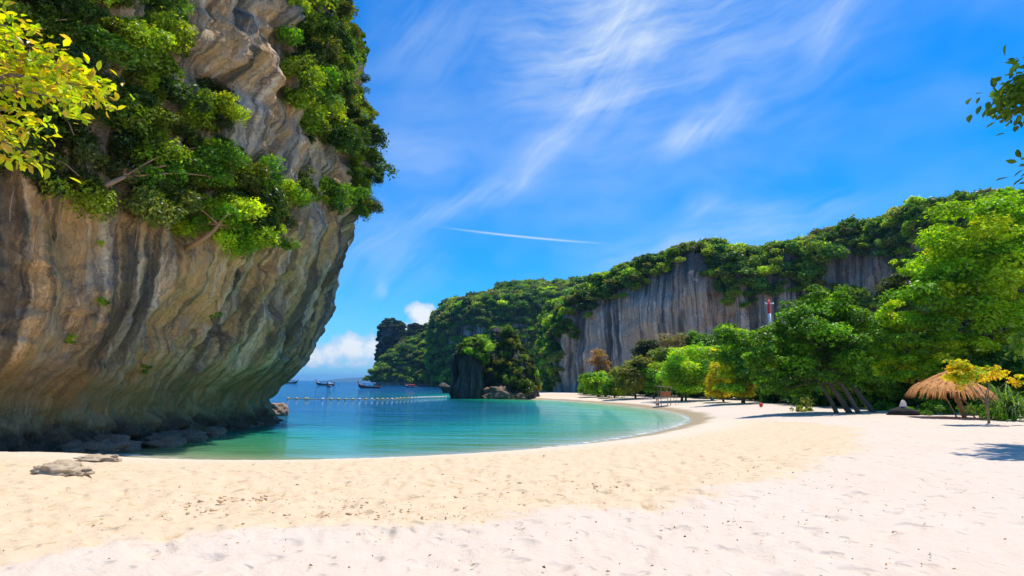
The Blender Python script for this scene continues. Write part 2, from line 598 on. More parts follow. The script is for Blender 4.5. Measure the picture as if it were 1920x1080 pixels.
# ------------------------------------------------------------------ rock materials
def rock_material(name, warm=0.6, streak=1.0, tide=True, warp=2.4, grey=(0.42, 0.41, 0.355), tan=(0.82, 0.54, 0.25), cream=(0.93, 0.80, 0.56), rust=(0.68, 0.33, 0.10), dark=(0.07, 0.068, 0.058), stain=False):
    """limestone with drip streaks: attributes s (metres along the wall) and t (metres up it)"""
    mt, t, out = new_mat(name)
    co = t.node('ShaderNodeTexCoord').outputs['Object']
    s, h = t.attr('s'), t.attr('t')
    wn = t.node('ShaderNodeTexNoise', {'Vector': t.vec(t.mul(s, 0.16), t.mul(h, 0.13)), 'Scale': 1.0 * streak, 'Detail': 2.0}).outputs[0]
    fine = t.noise(co, 2.4 * streak, 8, 0.72)
    sw = t.add(t.add(s, t.mul(t.sub(wn, 0.5), warp / streak)), t.mul(t.sub(fine, 0.5), 0.30 / streak))
    n1 = t.noise(t.vec(t.mul(sw, 0.55 * streak), t.mul(h, 0.055 * streak)), 1.0, 6, 0.62, 0.3)
    n2 = t.noise(t.vec(t.mul(sw, 1.5 * streak), t.mul(h, 0.10 * streak), 3.0), 1.0, 6, 0.64, 0.2)
    n3 = t.noise(t.vec(t.mul(sw, 4.5 * streak), t.mul(h, 0.28 * streak), 7.0), 1.0, 5, 0.62)
    blot = t.noise(co, 0.23 * streak, 6, 0.66)
    c = t.mix(t.smooth(t.add(n1, t.mul(t.sub(blot, 0.5), 0.5)), 0.40, 0.54), grey, tan)
    c = t.mix(t.mul(t.smooth(n2, 0.50, 0.60), 0.85), c, cream)
    c = t.mix(t.mul(t.smooth(t.add(blot, t.mul(t.sub(n3, 0.5), 0.5)), 0.56, 0.68), warm), c, rust)
    c = t.mix(t.mul(t.smooth(n3, 0.53, 0.70), 0.55), c, tuple(x * 0.62 for x in grey))
    n4 = t.noise(t.vec(t.mul(sw, 3.1 * streak), t.mul(h, 0.16 * streak), 21.0), 1.0, 5, 0.6)
    c = t.mix(t.mul(t.smooth(n4, 0.54, 0.62), 0.55), c, cream)
    drip = t.smooth(t.noise(t.vec(t.mul(sw, 0.95 * streak), t.mul(h, 0.05 * streak), 11.0), 1.0, 5, 0.62), 0.50, 0.60)
    c = t.mix(t.mul(drip, 0.74), c, dark)
    drip2 = t.smooth(t.noise(t.vec(t.mul(sw, 2.6 * streak), t.mul(h, 0.11 * streak), 15.0), 1.0, 4, 0.62), 0.52, 0.60)
    c = t.mix(t.mul(drip2, 0.66), c, tuple(x * 1.6 for x in dark))
    c = t.mix(t.mul(t.smooth(fine, 0.54, 0.78), 0.35), c, tuple(x * 0.5 for x in tan))
    c = t.mix(t.mul(t.smooth(fine, 0.50, 0.30), 0.0), c, cream)
    if stain:     # lichen and run-off blacken the upper wall
        vv = t.add(t.attr('v'), t.mul(t.sub(n2, 0.5), 0.9))
        c = t.mix(t.mul(t.smooth(vv, 0.62, 0.98), 0.8), c, dark)
    crack = t.math('ABSOLUTE', t.sub(t.noise(co, 0.9 * streak, 5, 0.6, 0.6), 0.5))
    c = t.mix(t.mul(t.sub(1.0, t.smooth(crack, 0.0, 0.03)), 0.32), c, tuple(x * 0.6 for x in dark))
    if tide:
        ragged = t.add(h, t.mul(t.sub(t.noise(t.vec(s, h), 0.7, 5, 0.6), 0.5), 2.2))
        alg = t.mul(t.sub(1.0, t.smooth(ragged, 2.0, 5.0)), 0.7)
        c = t.mix(alg, c, t.mix(t.smooth(t.noise(co, 0.5, 5), 0.4, 0.62), (0.46, 0.37, 0.13), (0.66, 0.40, 0.13)))
        blk = t.sub(1.0, t.smooth(ragged, 0.5, 1.5))
        c = t.mix(blk, c, t.mix(fine, (0.07, 0.05, 0.035), (0.32, 0.21, 0.125)))
    hgt = t.add(t.mul(fine, 0.9), t.add(t.mul(n3, 0.5), t.mul(n2, 0.5)))
    nb = t.bump(hgt, 1.0, 0.6 / streak)
    b = t.node('ShaderNodeBsdfPrincipled', {'Base Color': c, 'Roughness': 0.85, 'Normal': nb, 'Specular IOR Level': 0.2})
    t.l.new(b.outputs[0], out.inputs[0])
    return mt


M_near = rock_material('limestone_near')
M_far = rock_material('limestone_far', stain=True, warm=0.8, streak=0.36, tide=False, warp=1.0, grey=(0.38, 0.385, 0.36), tan=(0.60, 0.48, 0.355), cream=(0.84, 0.77, 0.65), rust=(0.66, 0.29, 0.11), dark=(0.042, 0.05, 0.052))
M_dark = rock_material('limestone_dark', warm=0.2, streak=0.7, tide=False, warp=1.0, grey=(0.09, 0.09, 0.085), tan=(0.17, 0.145, 0.11), cream=(0.26, 0.235, 0.19), rust=(0.20, 0.12, 0.06), dark=(0.02, 0.021, 0.02))


def foliage_material(name, inst=False):
    mt, t, out = new_mat(name)
    c = t.attr('col', 'Color')
    if inst:
        ti = t.node('ShaderNodeAttribute', attribute_name='tint', attribute_type='INSTANCER').outputs['Color']
        c = t.mix(1.0, c, ti, 'MULTIPLY')
    d = t.node('ShaderNodeBsdfDiffuse', {'Color': c})
    tc = t.mix(1.0, c, (1.95, 1.65, 0.20, 1), 'MULTIPLY')
    tr = t.node('ShaderNodeBsdfTranslucent', {'Color': tc})
    mx = t.node('ShaderNodeMixShader', {0: 0.48, 1: d.outputs[0], 2: tr.outputs[0]})
    gl = t.node('ShaderNodeBsdfGlossy', {'Color': (1, 1, 1, 1), 'Roughness': 0.36})
    m2 = t.node('ShaderNodeMixShader', {0: 0.022, 1: mx.outputs[0], 2: gl.outputs[0]})
    t.l.new(m2.outputs[0], out.inputs[0])
    return mt


M_leaf = foliage_material('foliage')
M_leaf_inst = foliage_material('foliage_wild', True)
M_bark = simple('bark', (0.16, 0.115, 0.08), 0.9, 0.5, 4.0, 0.6)
M_bark_pale = simple('bark_pale', (0.36, 0.22, 0.12), 0.85, 0.4, 4.0, 0.5)


# ------------------------------------------------------------------ leaf clouds
def leaf_cloud(C, R, n, size, tint, var=0.30, up=0.35, aspect=0.55, shell=0.55, tint2=None, full=False, cap=0.9):
    """leaves round lobes: C centres (k,3), R radii (k,3), n leaves per lobe (k), size per lobe, tint per lobe (k,3)"""
    C, R, n = np.asarray(C, float), np.asarray(R, float), np.asarray(n, int)
    idx = np.repeat(np.arange(len(C)), n)
    N = len(idx)
    d = RNG.normal(size=(N, 3))
    d /= np.linalg.norm(d, axis=1)[:, None]
    low = d[:, 2] < -0.3
    d[low & (RNG.random(N) < 0.6), 2] *= -1
    rad = shell + (1 - shell) * RNG.random(N) ** 0.7
    lump = 1 + 0.55 * fbm(d[:, 0] * 2.1 + idx * 1.37, d[:, 1] * 2.1 + idx * 0.71, d[:, 2] * 2.1, 2)
    P = C[idx] + d * R[idx] * (rad * lump)[:, None]
    nrm = d * 0.75 + RNG.normal(size=(N, 3)) * 0.55 + np.array([0, 0, up])
    nrm /= np.linalg.norm(nrm, axis=1)[:, None]
    a = RNG.normal(size=(N, 3))
    a -= nrm * (a * nrm).sum(1)[:, None]
    a /= np.linalg.norm(a, axis=1)[:, None]
    b = np.cross(nrm, a)
    sz = np.asarray(size, float)
    sz = (sz[idx] if sz.ndim else np.full(N, sz)) * RNG.uniform(0.65, 1.3, N)
    a *= (sz * 0.5)[:, None]
    b *= (sz * 0.5 * aspect)[:, None]
    dr = nrm * (sz * 0.10)[:, None]
    if full:      # a ragged spray of leaves
        j = RNG.uniform(0.45, 1.15, (N, 4, 1))
        V = np.stack([P - a - b * j[:, 0] - dr, P + a * j[:, 1] - b, P + a + b * j[:, 2] - dr, P - a * j[:, 3] + b], 1).reshape(-1, 3)
    else:
        V = np.stack([P - a - dr, P - b + a * 0.1, P + a - dr, P + b + a * 0.1], 1).reshape(-1, 3)
    tint = np.asarray(tint, float)
    col = (tint[idx] if tint.ndim == 2 else np.tile(tint, (N, 1))) * np.exp(RNG.normal(size=N) * var)[:, None]
    if tint2 is not None:
        sel = RNG.random(N) < tint2[1]
        col[sel] = np.asarray(tint2[0]) * np.exp(RNG.normal(size=sel.sum()) * var)[:, None]
    col[:, 0] *= np.exp(RNG.normal(size=N) * 0.12)
    col = np.repeat(np.clip(col, 0.005, cap), 4, 0)
    return V, np.arange(N * 4).reshape(-1, 4), col


_ico = None


def ico():
    global _ico
    if _ico is None:
        import bmesh
        bm = bmesh.new()
        bmesh.ops.create_icosphere(bm, subdivisions=2, radius=1)
        _ico = (np.array([v.co[:] for v in bm.verts]), np.array([[v.index for v in f.verts] for f in bm.faces]))
        bm.free()
    return _ico


def cores(C, R, tint, k=0.62):
    """rough inner masses of twigs and leaves that stop the eye inside a crown"""
    iv, fi = ico()
    Vs, Fs, Cs = [], [], []
    tint = np.asarray(tint, float)
    for i in range(len(C)):
        rr = 1 + 0.3 * fbm(iv[:, 0] * 1.6 + i * 3.3, iv[:, 1] * 1.6, iv[:, 2] * 1.6 + i, 2)
        Vs.append(np.asarray(C[i]) + iv * np.asarray(R[i]) * (rr * k)[:, None])
        Fs.append(fi + i * len(iv))
        Cs.append(np.tile((tint[i] if tint.ndim == 2 else tint) * 0.6, (len(iv), 1)))
    return np.vstack(Vs), np.vstack(Fs), np.vstack(Cs)


def foliage_mesh(name, C, R, n, size, tint, core=0.62, **kw):
    V, Fq, col = leaf_cloud(C, R, n, size, tint, **kw)
    if core:
        v2, f2, c2 = cores(C, R, tint, core)
        # triangles as degenerate-free quads: split each triangle into three quads is wasteful, so store mixed mesh
        me = bpy.data.meshes.new(name)
        me.vertices.add(len(V) + len(v2))
        me.vertices.foreach_set('co', np.vstack([V, v2]).astype(np.float32).ravel())
        nl = Fq.size + f2.size
        me.loops.add(nl)
        me.loops.foreach_set('vertex_index', np.concatenate([Fq.ravel(), (f2 + len(V)).ravel()]).astype(np.int32))
        me.polygons.add(len(Fq) + len(f2))
        me.polygons.foreach_set('loop_start', np.concatenate([np.arange(0, Fq.size, 4), Fq.size + np.arange(0, f2.size, 3)]).astype(np.int32))
        a = me.attributes.new('col', 'FLOAT_COLOR', 'POINT')
        cc = np.vstack([col, c2])
        a.data.foreach_set('color', np.concatenate([cc, np.ones((len(cc), 1))], 1).astype(np.float32).ravel())
        me.update(calc_edges=True)
        me.materials.append(M_leaf)
        return me
    return make_mesh(name, V, Fq, M_leaf, {'col': col}, smooth=False)


GREENS = np.array([(0.050, 0.115, 0.022), (0.070, 0.145, 0.022), (0.095, 0.165, 0.030), (0.042, 0.095, 0.026), (0.120, 0.185, 0.030), (0.085, 0.12, 0.045)])


def random_tints(k, pal=GREENS, jitter=0.16):
    t = pal[RNG.integers(0, len(pal), k)]
    return np.clip(t * np.exp(RNG.normal(size=(k, 1)) * jitter), 0.01, 0.6)


# ------------------------------------------------------------------ cliffs
def wall(path, prof, tops, res_u, nv, disp, back=40, back_rise=6, s_range=None, dense=None):
    """a cliff face along a plan path (outward normal on its right hand side).
    prof(v01, s) -> outward offset (m);  tops(s) -> height (m);  disp(s,t,P) -> outward displacement"""
    P = smooth_path(path, 4)
    seg = np.hypot(*np.diff(P, axis=0).T)
    S = np.concatenate([[0], np.cumsum(seg)])
    if dense is None:
        s = np.arange(0, S[-1], res_u)
    else:
        a, b, coarse = dense
        s = np.concatenate([np.arange(0, a, coarse), np.arange(a, b, res_u), np.arange(b, S[-1], coarse)])
    x, y = np.interp(s, S, P[:, 0]), np.interp(s, S, P[:, 1])
    k = max(1, int(0.02 * len(s)))
    tx, ty = np.gradient(x), np.gradient(y)
    ker = np.ones(2 * k + 1) / (2 * k + 1)
    tx, ty = np.convolve(np.pad(tx, k, 'edge'), ker, 'valid'), np.convolve(np.pad(ty, k, 'edge'), ker, 'valid')
    L = np.hypot(tx, ty)
    nx, ny = ty / L, -tx / L
    top = tops(s)
    nb = 14
    v = np.concatenate([np.linspace(0, 1, nv), 1 + np.linspace(0, 1, nb)[1:] ** 1.3])
    ss, vv = np.meshgrid(s, v, indexing='ij')
    T = np.where(vv <= 1, vv, 1.0) * top[:, None]
    bk = np.clip(vv - 1, 0, 1)
    off = prof(np.minimum(vv, 1.0), ss, T) - bk * back
    Z = -0.8 + T * 1.0 + back_rise * np.sin(bk * 1.5)
    X = x[:, None] + nx[:, None] * off
    Y = y[:, None] + ny[:, None] * off
    D = disp(ss, T + bk * back, X, Y, Z) * np.where(bk > 0, np.clip(1 - bk * 3, 0.3, 1), 1)
    X, Y = X + nx[:, None] * D, Y + ny[:, None] * D
    V = np.stack([X, Y, Z + bk * D * 0.6], -1).reshape(-1, 3)
    return V, grid_faces(len(s), len(v)), ss.ravel(), (T + bk * back).ravel()


def scatter_on(V, Fq, count):
    """random points by area on a quad mesh: positions, normals"""
    a, b, c, d = (V[Fq[:, i]] for i in range(4))
    nr = np.cross(c - a, d - b)
    ar = np.linalg.norm(nr, axis=1)
    f = RNG.choice(len(Fq), count, p=ar / ar.sum())
    u, w = RNG.random((count, 1)), RNG.random((count, 1))
    P = (a[f] * (1 - u) + b[f] * u) * (1 - w) + (d[f] * (1 - u) + c[f] * u) * w
    return P, nr[f] / np.maximum(ar[f], 1e-9)[:, None], ar.sum()


def thin(P, r):
    """greedy poisson thinning"""
    keep, cells = [], {}
    for i, p in enumerate(P):
        k = tuple(np.floor(p / r).astype(int))
        ok = True
        for dx in (-1, 0, 1):
            for dy in (-1, 0, 1):
                for dz in (-1, 0, 1):
                    for j in cells.get((k[0] + dx, k[1] + dy, k[2] + dz), ()):
                        if ((P[j] - p) ** 2).sum() < r * r:
                            ok = False
        if ok:
            cells.setdefault(k, []).append(i)
            keep.append(i)
    return np.array(keep, int)


_crown_sets = {}


def crown_set(kind):
    """a few crown meshes of unit radius, kept in a collection of their own"""
    if kind in _crown_sets:
        return _crown_sets[kind]
    cl = bpy.data.collections.new('crowns_' + kind)
    lobes, leaves, size, aspect, full, flat, spread = {
        'tree': (13, 120, 0.17, 0.75, True, 0.72, 0.62), 'shrub': (15, 210, 0.125, 0.55, False, 0.85, 0.80), 'bush': (9, 170, 0.19, 0.6, False, 0.85, 0.6)}[kind]
    for v in range(5):
        d = RNG.normal(size=(lobes, 3))
        d /= np.linalg.norm(d, axis=1)[:, None]
        d[:, 2] = np.abs(d[:, 2]) * 1.0 - 0.25
        C = d * spread * RNG.uniform(0.75, 1.1, (lobes, 1)) * np.array([1, 1, flat])
        C[0] = 0
        q = RNG.uniform(*((0.34, 0.56) if kind == 'tree' else (0.20, 0.50)), lobes)
        R = np.stack([q, q, q * flat], 1)
        T = np.exp(RNG.normal(size=(lobes, 1)) * 0.18) * np.ones((1, 3))
        V, Fq, col = leaf_cloud(C, R, np.full(lobes, leaves), size, T, var=0.25, aspect=aspect, full=full, cap=9.0)
        me = make_mesh('crown', V, Fq, M_leaf_inst, {'col': col}, smooth=False)
        ob = bpy.data.objects.new('crown', me)
        cl.objects.link(ob)
    _crown_sets[kind] = cl
    return cl


_gn = {}


def crown_nodes(kind):
    if kind in _gn:
        return _gn[kind]
    g = bpy.data.node_groups.new('grow_' + kind, 'GeometryNodeTree')
    g.interface.new_socket('Geometry', in_out='INPUT', socket_type='NodeSocketGeometry')
    g.interface.new_socket('Geometry', in_out='OUTPUT', socket_type='NodeSocketGeometry')
    N, L = g.nodes, g.links
    i, o = N.new('NodeGroupInput'), N.new('NodeGroupOutput')
    ci = N.new('GeometryNodeCollectionInfo')
    ci.inputs['Collection'].default_value = crown_set(kind)
    ci.inputs['Separate Children'].default_value = True
    ci.inputs['Reset Children'].default_value = True
    ip = N.new('GeometryNodeInstanceOnPoints')
    ip.inputs['Pick Instance'].default_value = True

    def at(nm, tp):
        n = N.new('GeometryNodeInputNamedAttribute')
        n.data_type = tp
        n.inputs[0].default_value = nm
        return n.outputs[0]
    L.new(i.outputs[0], ip.inputs['Points'])
    L.new(ci.outputs[0], ip.inputs['Instance'])
    L.new(at('pick', 'INT'), ip.inputs['Instance Index'])
    L.new(at('turn', 'FLOAT_VECTOR'), ip.inputs['Rotation'])
    L.new(at('size', 'FLOAT_VECTOR'), ip.inputs['Scale'])
    L.new(ip.outputs[0], o.inputs[0])
    _gn[kind] = g
    return g


def forest(name, P, Nn, rad, parent, pal=GREENS, label=None, lift=0.25, kind='tree', tall=1.0, jitter=0.22):
    """a wood that reads as one mass: a lumpy crown of leaves at every point"""
    k = len(P)
    if k == 0:
        return
    r = rad * np.exp(RNG.normal(size=k) * 0.25)
    C0 = P + Nn * (r * 0.30)[:, None] + np.array([0, 0, 1]) * (r * lift)[:, None]
    me = bpy.data.meshes.new(name)
    me.vertices.add(k)
    me.vertices.foreach_set('co', C0.astype(np.float32).ravel())
    me.attributes.new('pick', 'INT', 'POINT').data.foreach_set('value', RNG.integers(0, 5, k).astype(np.int32))
    tn = np.stack([RNG.normal(size=k) * 0.2, RNG.normal(size=k) * 0.2, RNG.uniform(0, 6.28, k)], 1)
    me.attributes.new('turn', 'FLOAT_VECTOR', 'POINT').data.foreach_set('vector', tn.astype(np.float32).ravel())
    sz = np.stack([r * RNG.uniform(0.8, 1.25, k), r * RNG.uniform(0.8, 1.25, k), r * tall * RNG.uniform(0.65, 1.3, k)], 1)
    me.attributes.new('size', 'FLOAT_VECTOR', 'POINT').data.foreach_set('vector', sz.astype(np.float32).ravel())
    ti = np.concatenate([random_tints(k, pal, jitter), np.ones((k, 1))], 1)
    me.attributes.new('tint', 'FLOAT_COLOR', 'POINT').data.foreach_set('color', ti.astype(np.float32).ravel())
    me.update()
    o = link(name, me, parent, kind='stuff')
    md = o.modifiers.new('grow', 'NODES')
    md.node_group = crown_nodes(kind)
    if label:
        o['label'] = label
    return o


# ---- left cliff: near, overhanging, streaked
LEFT_PATH = [(-75, 6), (-45, 12), (-27, 17.5), (-19.8, 21.5), (-18.3, 26), (-17.8, 31), (-17.6, 36), (-17.8, 41), (-19.2, 46), (-23.5, 51), (-34, 57), (-60, 64), (-95, 70)]
LEFT_Z = [-0.8, 0, 0.8, 1.6, 2.4, 3.6, 5.2, 7.2, 9.6, 13, 15, 19, 23, 28.5, 33, 42, 60]
LEFT_O = [0.9, 0.75, 0.25, -0.2, 0.0, 0.8, 1.75, 2.6, 3.15, 3.6, 3.7, 4.1, 4.1, 3.6, 2.6, -0.4, -6]


def left_prof(v, s, T):
    base = np.interp(T - 0.8, LEFT_Z, LEFT_O)
    # a vegetated ledge set back on the nearer wall
    near = np.clip((46 - s) / 10, 0, 1) + 0 * T
    ledge = np.clip((T - 10.5) / 3.5, 0, 1) * near
    return base * (1 - 0.15 * near) - ledge * 2.6


def left_disp(s, T, X, Y, Z):
    rg = lambda n: 1 - 2 * np.abs(n)
    big = fbm(X * 0.10, Y * 0.10, Z * 0.07, 3) * 1.3
    sw = s + 1.3 * fbm(s * 0.13, T * 0.11, 4.0, 2) + 0.25 * fbm(s * 0.9, T * 0.5, 2.0, 2)
    cut = 1 + 0.8 * fbm(s * 0.12, T * 0.2, 7.0, 2)
    rid = rg(pn(sw * 0.42, T * 0.05, 1.0)) * 0.55
    rid2 = rg(pn(sw * 1.05, T * 0.08, 6.0)) * 0.50 * cut
    rid3 = rg(pn(sw * 2.4, T * 0.18, 9.0)) * 0.30 * cut
    rough = fbm(X * 0.9, Y * 0.9, Z * 0.6, 4) * 0.24 + rg(fbm(X * 1.7, Y * 1.7, Z * 0.9, 3)) * 0.09
    # broken ledges: the wall steps in and out along tilted beds
    bed = Z + 0.35 * s * 0.3 + 1.5 * fbm(X * 0.15, Y * 0.15, Z * 0.1, 2)
    step = (np.floor(bed / 1.7) * 12.9898) % 3.7 / 3.7 - 0.5
    step2 = (np.floor(bed / 0.75 + 2.1 * pn(s * 0.5, T * 0.1, 3.0)) * 7.233) % 2.9 / 2.9 - 0.5
    steps = (step * 0.34 + step2 * 0.16) * np.clip(0.35 + 1.4 * fbm(X * 0.12 + 5, Y * 0.12, Z * 0.12, 2), 0, 1)
    cave = -np.clip(fbm(X * 0.22 + 9, Y * 0.22, Z * 0.16, 2) - 0.26, 0, 1) * 2.4 - np.clip(fbm(X * 0.6 + 2, Y * 0.6, Z * 0.45, 2) - 0.42, 0, 1) * 1.5
    crag = fbm(X * 0.5, Y * 0.5, Z * 0.35 + 3, 3) * np.clip((T - 12) / 8, 0, 1) * 1.1
    foot = np.clip(1 - np.abs(T - 1.1) / 1.9, 0, 1) * (fbm(X * 1.5, Y * 1.5, Z * 1.5, 4) * 0.9)
    low = np.clip((T - 1.5) / 3, 0.15, 1)
    return (big + rid + rid2 + rid3 + cave + steps) * low + rough + crag + foot


LV, LF, LS, LT = wall(LEFT_PATH, left_prof, lambda s: 46 + 3 * np.sin(s * 0.2), 0.105, 330, left_disp, back=30, back_rise=8, dense=(48, 112, 1.2))
cliff = thing('limestone_cliff', 'huge overhanging limestone cliff with tan and grey drip streaks at the left', 'cliff')
link('rock_face', make_mesh('rock_face', LV, LF, M_near, {'s': LS, 't': LT - 0.8}), cliff)
LB = BVHTree.FromPolygons([tuple(v) for v in LV], [tuple(f) for f in LF])


def cast(bvh, px, py):
    d = Vector(ray(px, py)).normalized()
    h = bvh.ray_cast(Vector(CAM), d)
    return h if h[0] is not None else None


def curve_pts2(a, b, n=4):
    a, b = np.asarray(a, float), np.asarray(b, float)
    w = RNG.normal(size=3) * 0.12 * np.linalg.norm(b - a)
    return [a + (b - a) * q + w * math.sin(q * math.pi) for q in np.linspace(0, 1, n)]


VEG_LEFT = [[(-200, -900), (300, -900), (335, 0), (385, 90), (385, 170), (425, 215), (420, 250), (465, 320), (490, 400), (490, 450), (440, 462), (380, 430), (330, 420), (300, 392), (220, 390), (150, 355), (100, 375), (-200, 320)],
            [(545, -300), (740, -300), (760, 320), (690, 340), (655, 335), (640, 262), (600, 280), (560, 230), (530, 150), (545, 80)],
            [(590, 345), (690, 360), (690, 400), (620, 395)], [(480, 330), (555, 322), (588, 360), (556, 380), (490, 366)]]


def veg_left():
    fc = LV[LF].mean(1)
    P, Nn, A = scatter_on(LV, LF[(fc[:, 1] < 75) & (fc[:, 0] > -45) & (fc[:, 1] > 8)], 40000)
    px, py, dep = project(P)
    near = (dep > 2) & (P[:, 1] < 75) & (P[:, 0] > -60)
    m = np.zeros(len(P), bool)
    for poly in VEG_LEFT:
        m |= inpoly(px, py, poly)
    m |= (P[:, 2] > 40)
    m &= near & (P[:, 2] > 8)
    holes = fbm(P[:, 0] * 0.35, P[:, 1] * 0.35, P[:, 2] * 0.35, 2) > 0.30
    m &= ~(holes & (P[:, 2] < 38))
    P, Nn = P[m], Nn[m]
    k = thin(P, 0.85)
    P, Nn = P[k], Nn[k]
    pal = np.array([(0.055, 0.13, 0.014), (0.085, 0.18, 0.014), (0.13, 0.22, 0.014), (0.045, 0.10, 0.02), (0.11, 0.15, 0.03), (0.19, 0.28, 0.014)])
    inside = P[:, 2] < 34
    forest('vegetation', P[inside], Nn[inside], 1.05, cliff, pal, 'dark green shrubs and creepers hanging in curtains', lift=0.0, kind='shrub', jitter=0.42)
    tw = MB()
    vis = np.where(inside)[0]
    for i in RNG.choice(vis, 150):
        p = P[i] + Nn[i] * 0.2
        d = Nn[i] * RNG.uniform(0.6, 1.6) + np.array([RNG.normal() * 0.5, RNG.normal() * 0.5, RNG.uniform(-0.9, 0.8)])
        q = p + d * RNG.uniform(0.7, 1.5)
        tw.tube(curve_pts2(p, q), [0.035, 0.028, 0.02, 0.012], 4)
    tw.build('bare_twigs', M_bark_pale, cliff, True, kind='stuff')
    vn = MB()
    for px_, py0, py1 in ((86, 375, 490), (70, 360, 430), (118, 380, 470), (210, 392, 430), (262, 395, 470), (310, 410, 455), (30, 345, 420), (335, 425, 480), (520, 380, 430), (600, 395, 440)):
        a_, b_ = cast(LB, px_, py0), cast(LB, px_ - 4, py1)
        if a_ and b_:
            a_, b_ = np.array(a_[0]), np.array(b_[0])
            o_ = (CAM - a_) / np.linalg.norm(CAM - a_)
            vn.tube(curve_pts2(a_ + o_ * 0.3, np.array([a_[0], a_[1], b_[2]]) + o_ * 0.45), [0.03, 0.025, 0.02, 0.01], 4)
    vn.build('hanging_roots', M_bark_pale, cliff, True, kind='stuff')
    if (~inside).any():
        q = ~inside
        kk = thin(P[q], 2.6)
        forest('canopy', P[q][kk], Nn[q][kk], 2.6, cliff, pal)


veg_left()


# ---- right cliff
def px_path(lst):
    return [tuple(at_z(px, 725, 0)[:2]) if Y is None else tuple(at_y(px, 700, Y)[:2]) for px, Y in lst]


def cliff_heights(P, outline, frac):
    """top heights along the path from a skyline outline (pixels)"""
    S = smooth_path(P, 4)
    seg = np.hypot(*np.diff(S, axis=0).T)
    sl = np.concatenate([[0], np.cumsum(seg)])
    ox, oy = np.array(outline).T
    hs = []
    for p in S:
        px = project(np.array([[p[0], p[1], 20.0]]))[0][0]
        yy = np.interp(px, ox, oy)
        hs.append(max(8.0, at_y(px, yy, p[1])[2]) * frac)
    hs = np.array(hs)
    return lambda s: np.interp(s, sl, hs)


def far_prof(lean, belly):
    def f(v, s, T):
        return belly * np.sin(np.clip(v, 0, 1) * math.pi * 0.9) - lean * v ** 3
    return f


def far_disp(amp, fr):
    def f(s, T, X, Y, Z):
        sw = s + 5 * fbm(s * 0.05, T * 0.04, 2.0, 2)
        return amp * (fbm(X * 0.03 * fr, Y * 0.03 * fr, Z * 0.02 * fr, 3) * 3.0 + (1 - 2 * np.abs(pn(sw * 0.14 * fr, T * 0.02, 1.0))) * 1.2 + pn(sw * 0.45 * fr, T * 0.04, 3.0) * 0.55
                      + pn(sw * 1.1 * fr, T * 0.09, 5.0) * 0.3 + fbm(X * .2 * fr, Y * .2 * fr, Z * .2 * fr, 3) * 0.45)
    return f


def make_cliff(name, label, path, outline, bare, frac, prof, disp, res, nv, mat, rad, leaves, size, back, back_rise, pal=GREENS, limit=None, base_veg=True):
    tops = cliff_heights(path, outline, frac)
    V, Fq, S, T = wall(path, prof, tops, res, nv, disp, back, back_rise)
    root = thing(name, label, 'cliff')
    link('rock_face', make_mesh('rock_face', V, Fq, mat, {'s': S, 't': T, 'v': np.clip(T / tops(S), 0, 1)}), root)
    P, Nn, A = scatter_on(V, Fq, int(60000))
    px, py, dep = project(P)
    m = dep > 5
    jit = fbm(P[:, 0] * .12, P[:, 1] * .12, P[:, 2] * .12, 3) * 22
    for poly in bare:
        m &= ~inpoly(px + jit, py + jit * 0.6, poly)
    m &= (px > -200) & (px < 2300) & (P[:, 2] > 1.0)
    P, Nn = P[m], Nn[m]
    k = thin(P, rad * 1.0)
    P, Nn = P[k], Nn[k]
    forest('forest', P, Nn, rad * 1.15, root, pal, 'dense green tree cover along its top and ledges')
    return V, Fq


R_PATH = px_path([(1035, 330), (1047, 240), (1056, 196), (1075, 176), (1150, 168), (1260, 160), (1400, 150), (1560, 140), (1720, 128), (1900, 112), (2200, 100), (2700, 80)])
R_OUT = [(1030, 575), (1060, 560), (1085, 548), (1110, 528), (1150, 502), (1200, 486), (1250, 468), (1290, 458), (1340, 458), (1380, 470), (1420, 470), (1500, 455), (1560, 432), (1640, 408), (1720, 388), (1790, 376), (1900, 360), (2300, 330), (3500, 330)]
R_BARE = [[(1040, 760), (1052, 655), (1075, 610), (1100, 585), (1150, 562), (1200, 540), (1235, 515), (1270, 500), (1285, 478), (1310, 474), (1325, 490), (1322, 520), (1345, 545), (1370, 565), (1375, 610), (1400, 640), (1400, 760)],
          [(1370, 572), (1420, 556), (1500, 556), (1510, 650), (1370, 650)], [(1545, 505), (1570, 482), (1640, 478), (1700, 482), (1700, 570), (1640, 565), (1560, 545)],
          [(1720, 432), (1775, 420), (1790, 480), (1720, 485)]]
far_pal = np.array([(0.085, 0.20, 0.022), (0.12, 0.25, 0.022), (0.18, 0.31, 0.022), (0.065, 0.155, 0.03), (0.26, 0.39, 0.024), (0.17, 0.22, 0.055)])
make_cliff('sheer_cliff', 'broad sheer grey cliff with dark vertical streaks rising behind the beach trees', R_PATH, R_OUT, R_BARE, 0.96,
           far_prof(4.0, 2.5), far_disp(1.8, 1.0), 0.75, 110, M_far, 1.9, 180, 0.62, 45, 7, far_pal)

MID_PATH = px_path([(1010, 640), (880, 560), (822, 470), (828, 420), (850, 396), (900, 380), (960, 372), (1030, 380), (1075, 400), (1150, 420)])
MID_OUT = [(700, 585), (822, 576), (834, 566), (850, 560), (880, 558), (900, 552), (950, 555), (1000, 546), (1060, 540), (1110, 536), (1200, 530)]
MID_BARE = [[(862, 660), (868, 612), (880, 592), (895, 612), (912, 614), (916, 640), (905, 665), (870, 668)], [(822, 660), (830, 604), (842, 594), (848, 640), (842, 665)]]
make_cliff('wooded_cliff', 'tree covered limestone headland behind the dark rock stacks', MID_PATH, MID_OUT, MID_BARE, 0.94,
           far_prof(5.0, 3.0), far_disp(1.5, 0.7), 1.7, 60, M_far, 3.3, 150, 1.15, 60, 10, far_pal)


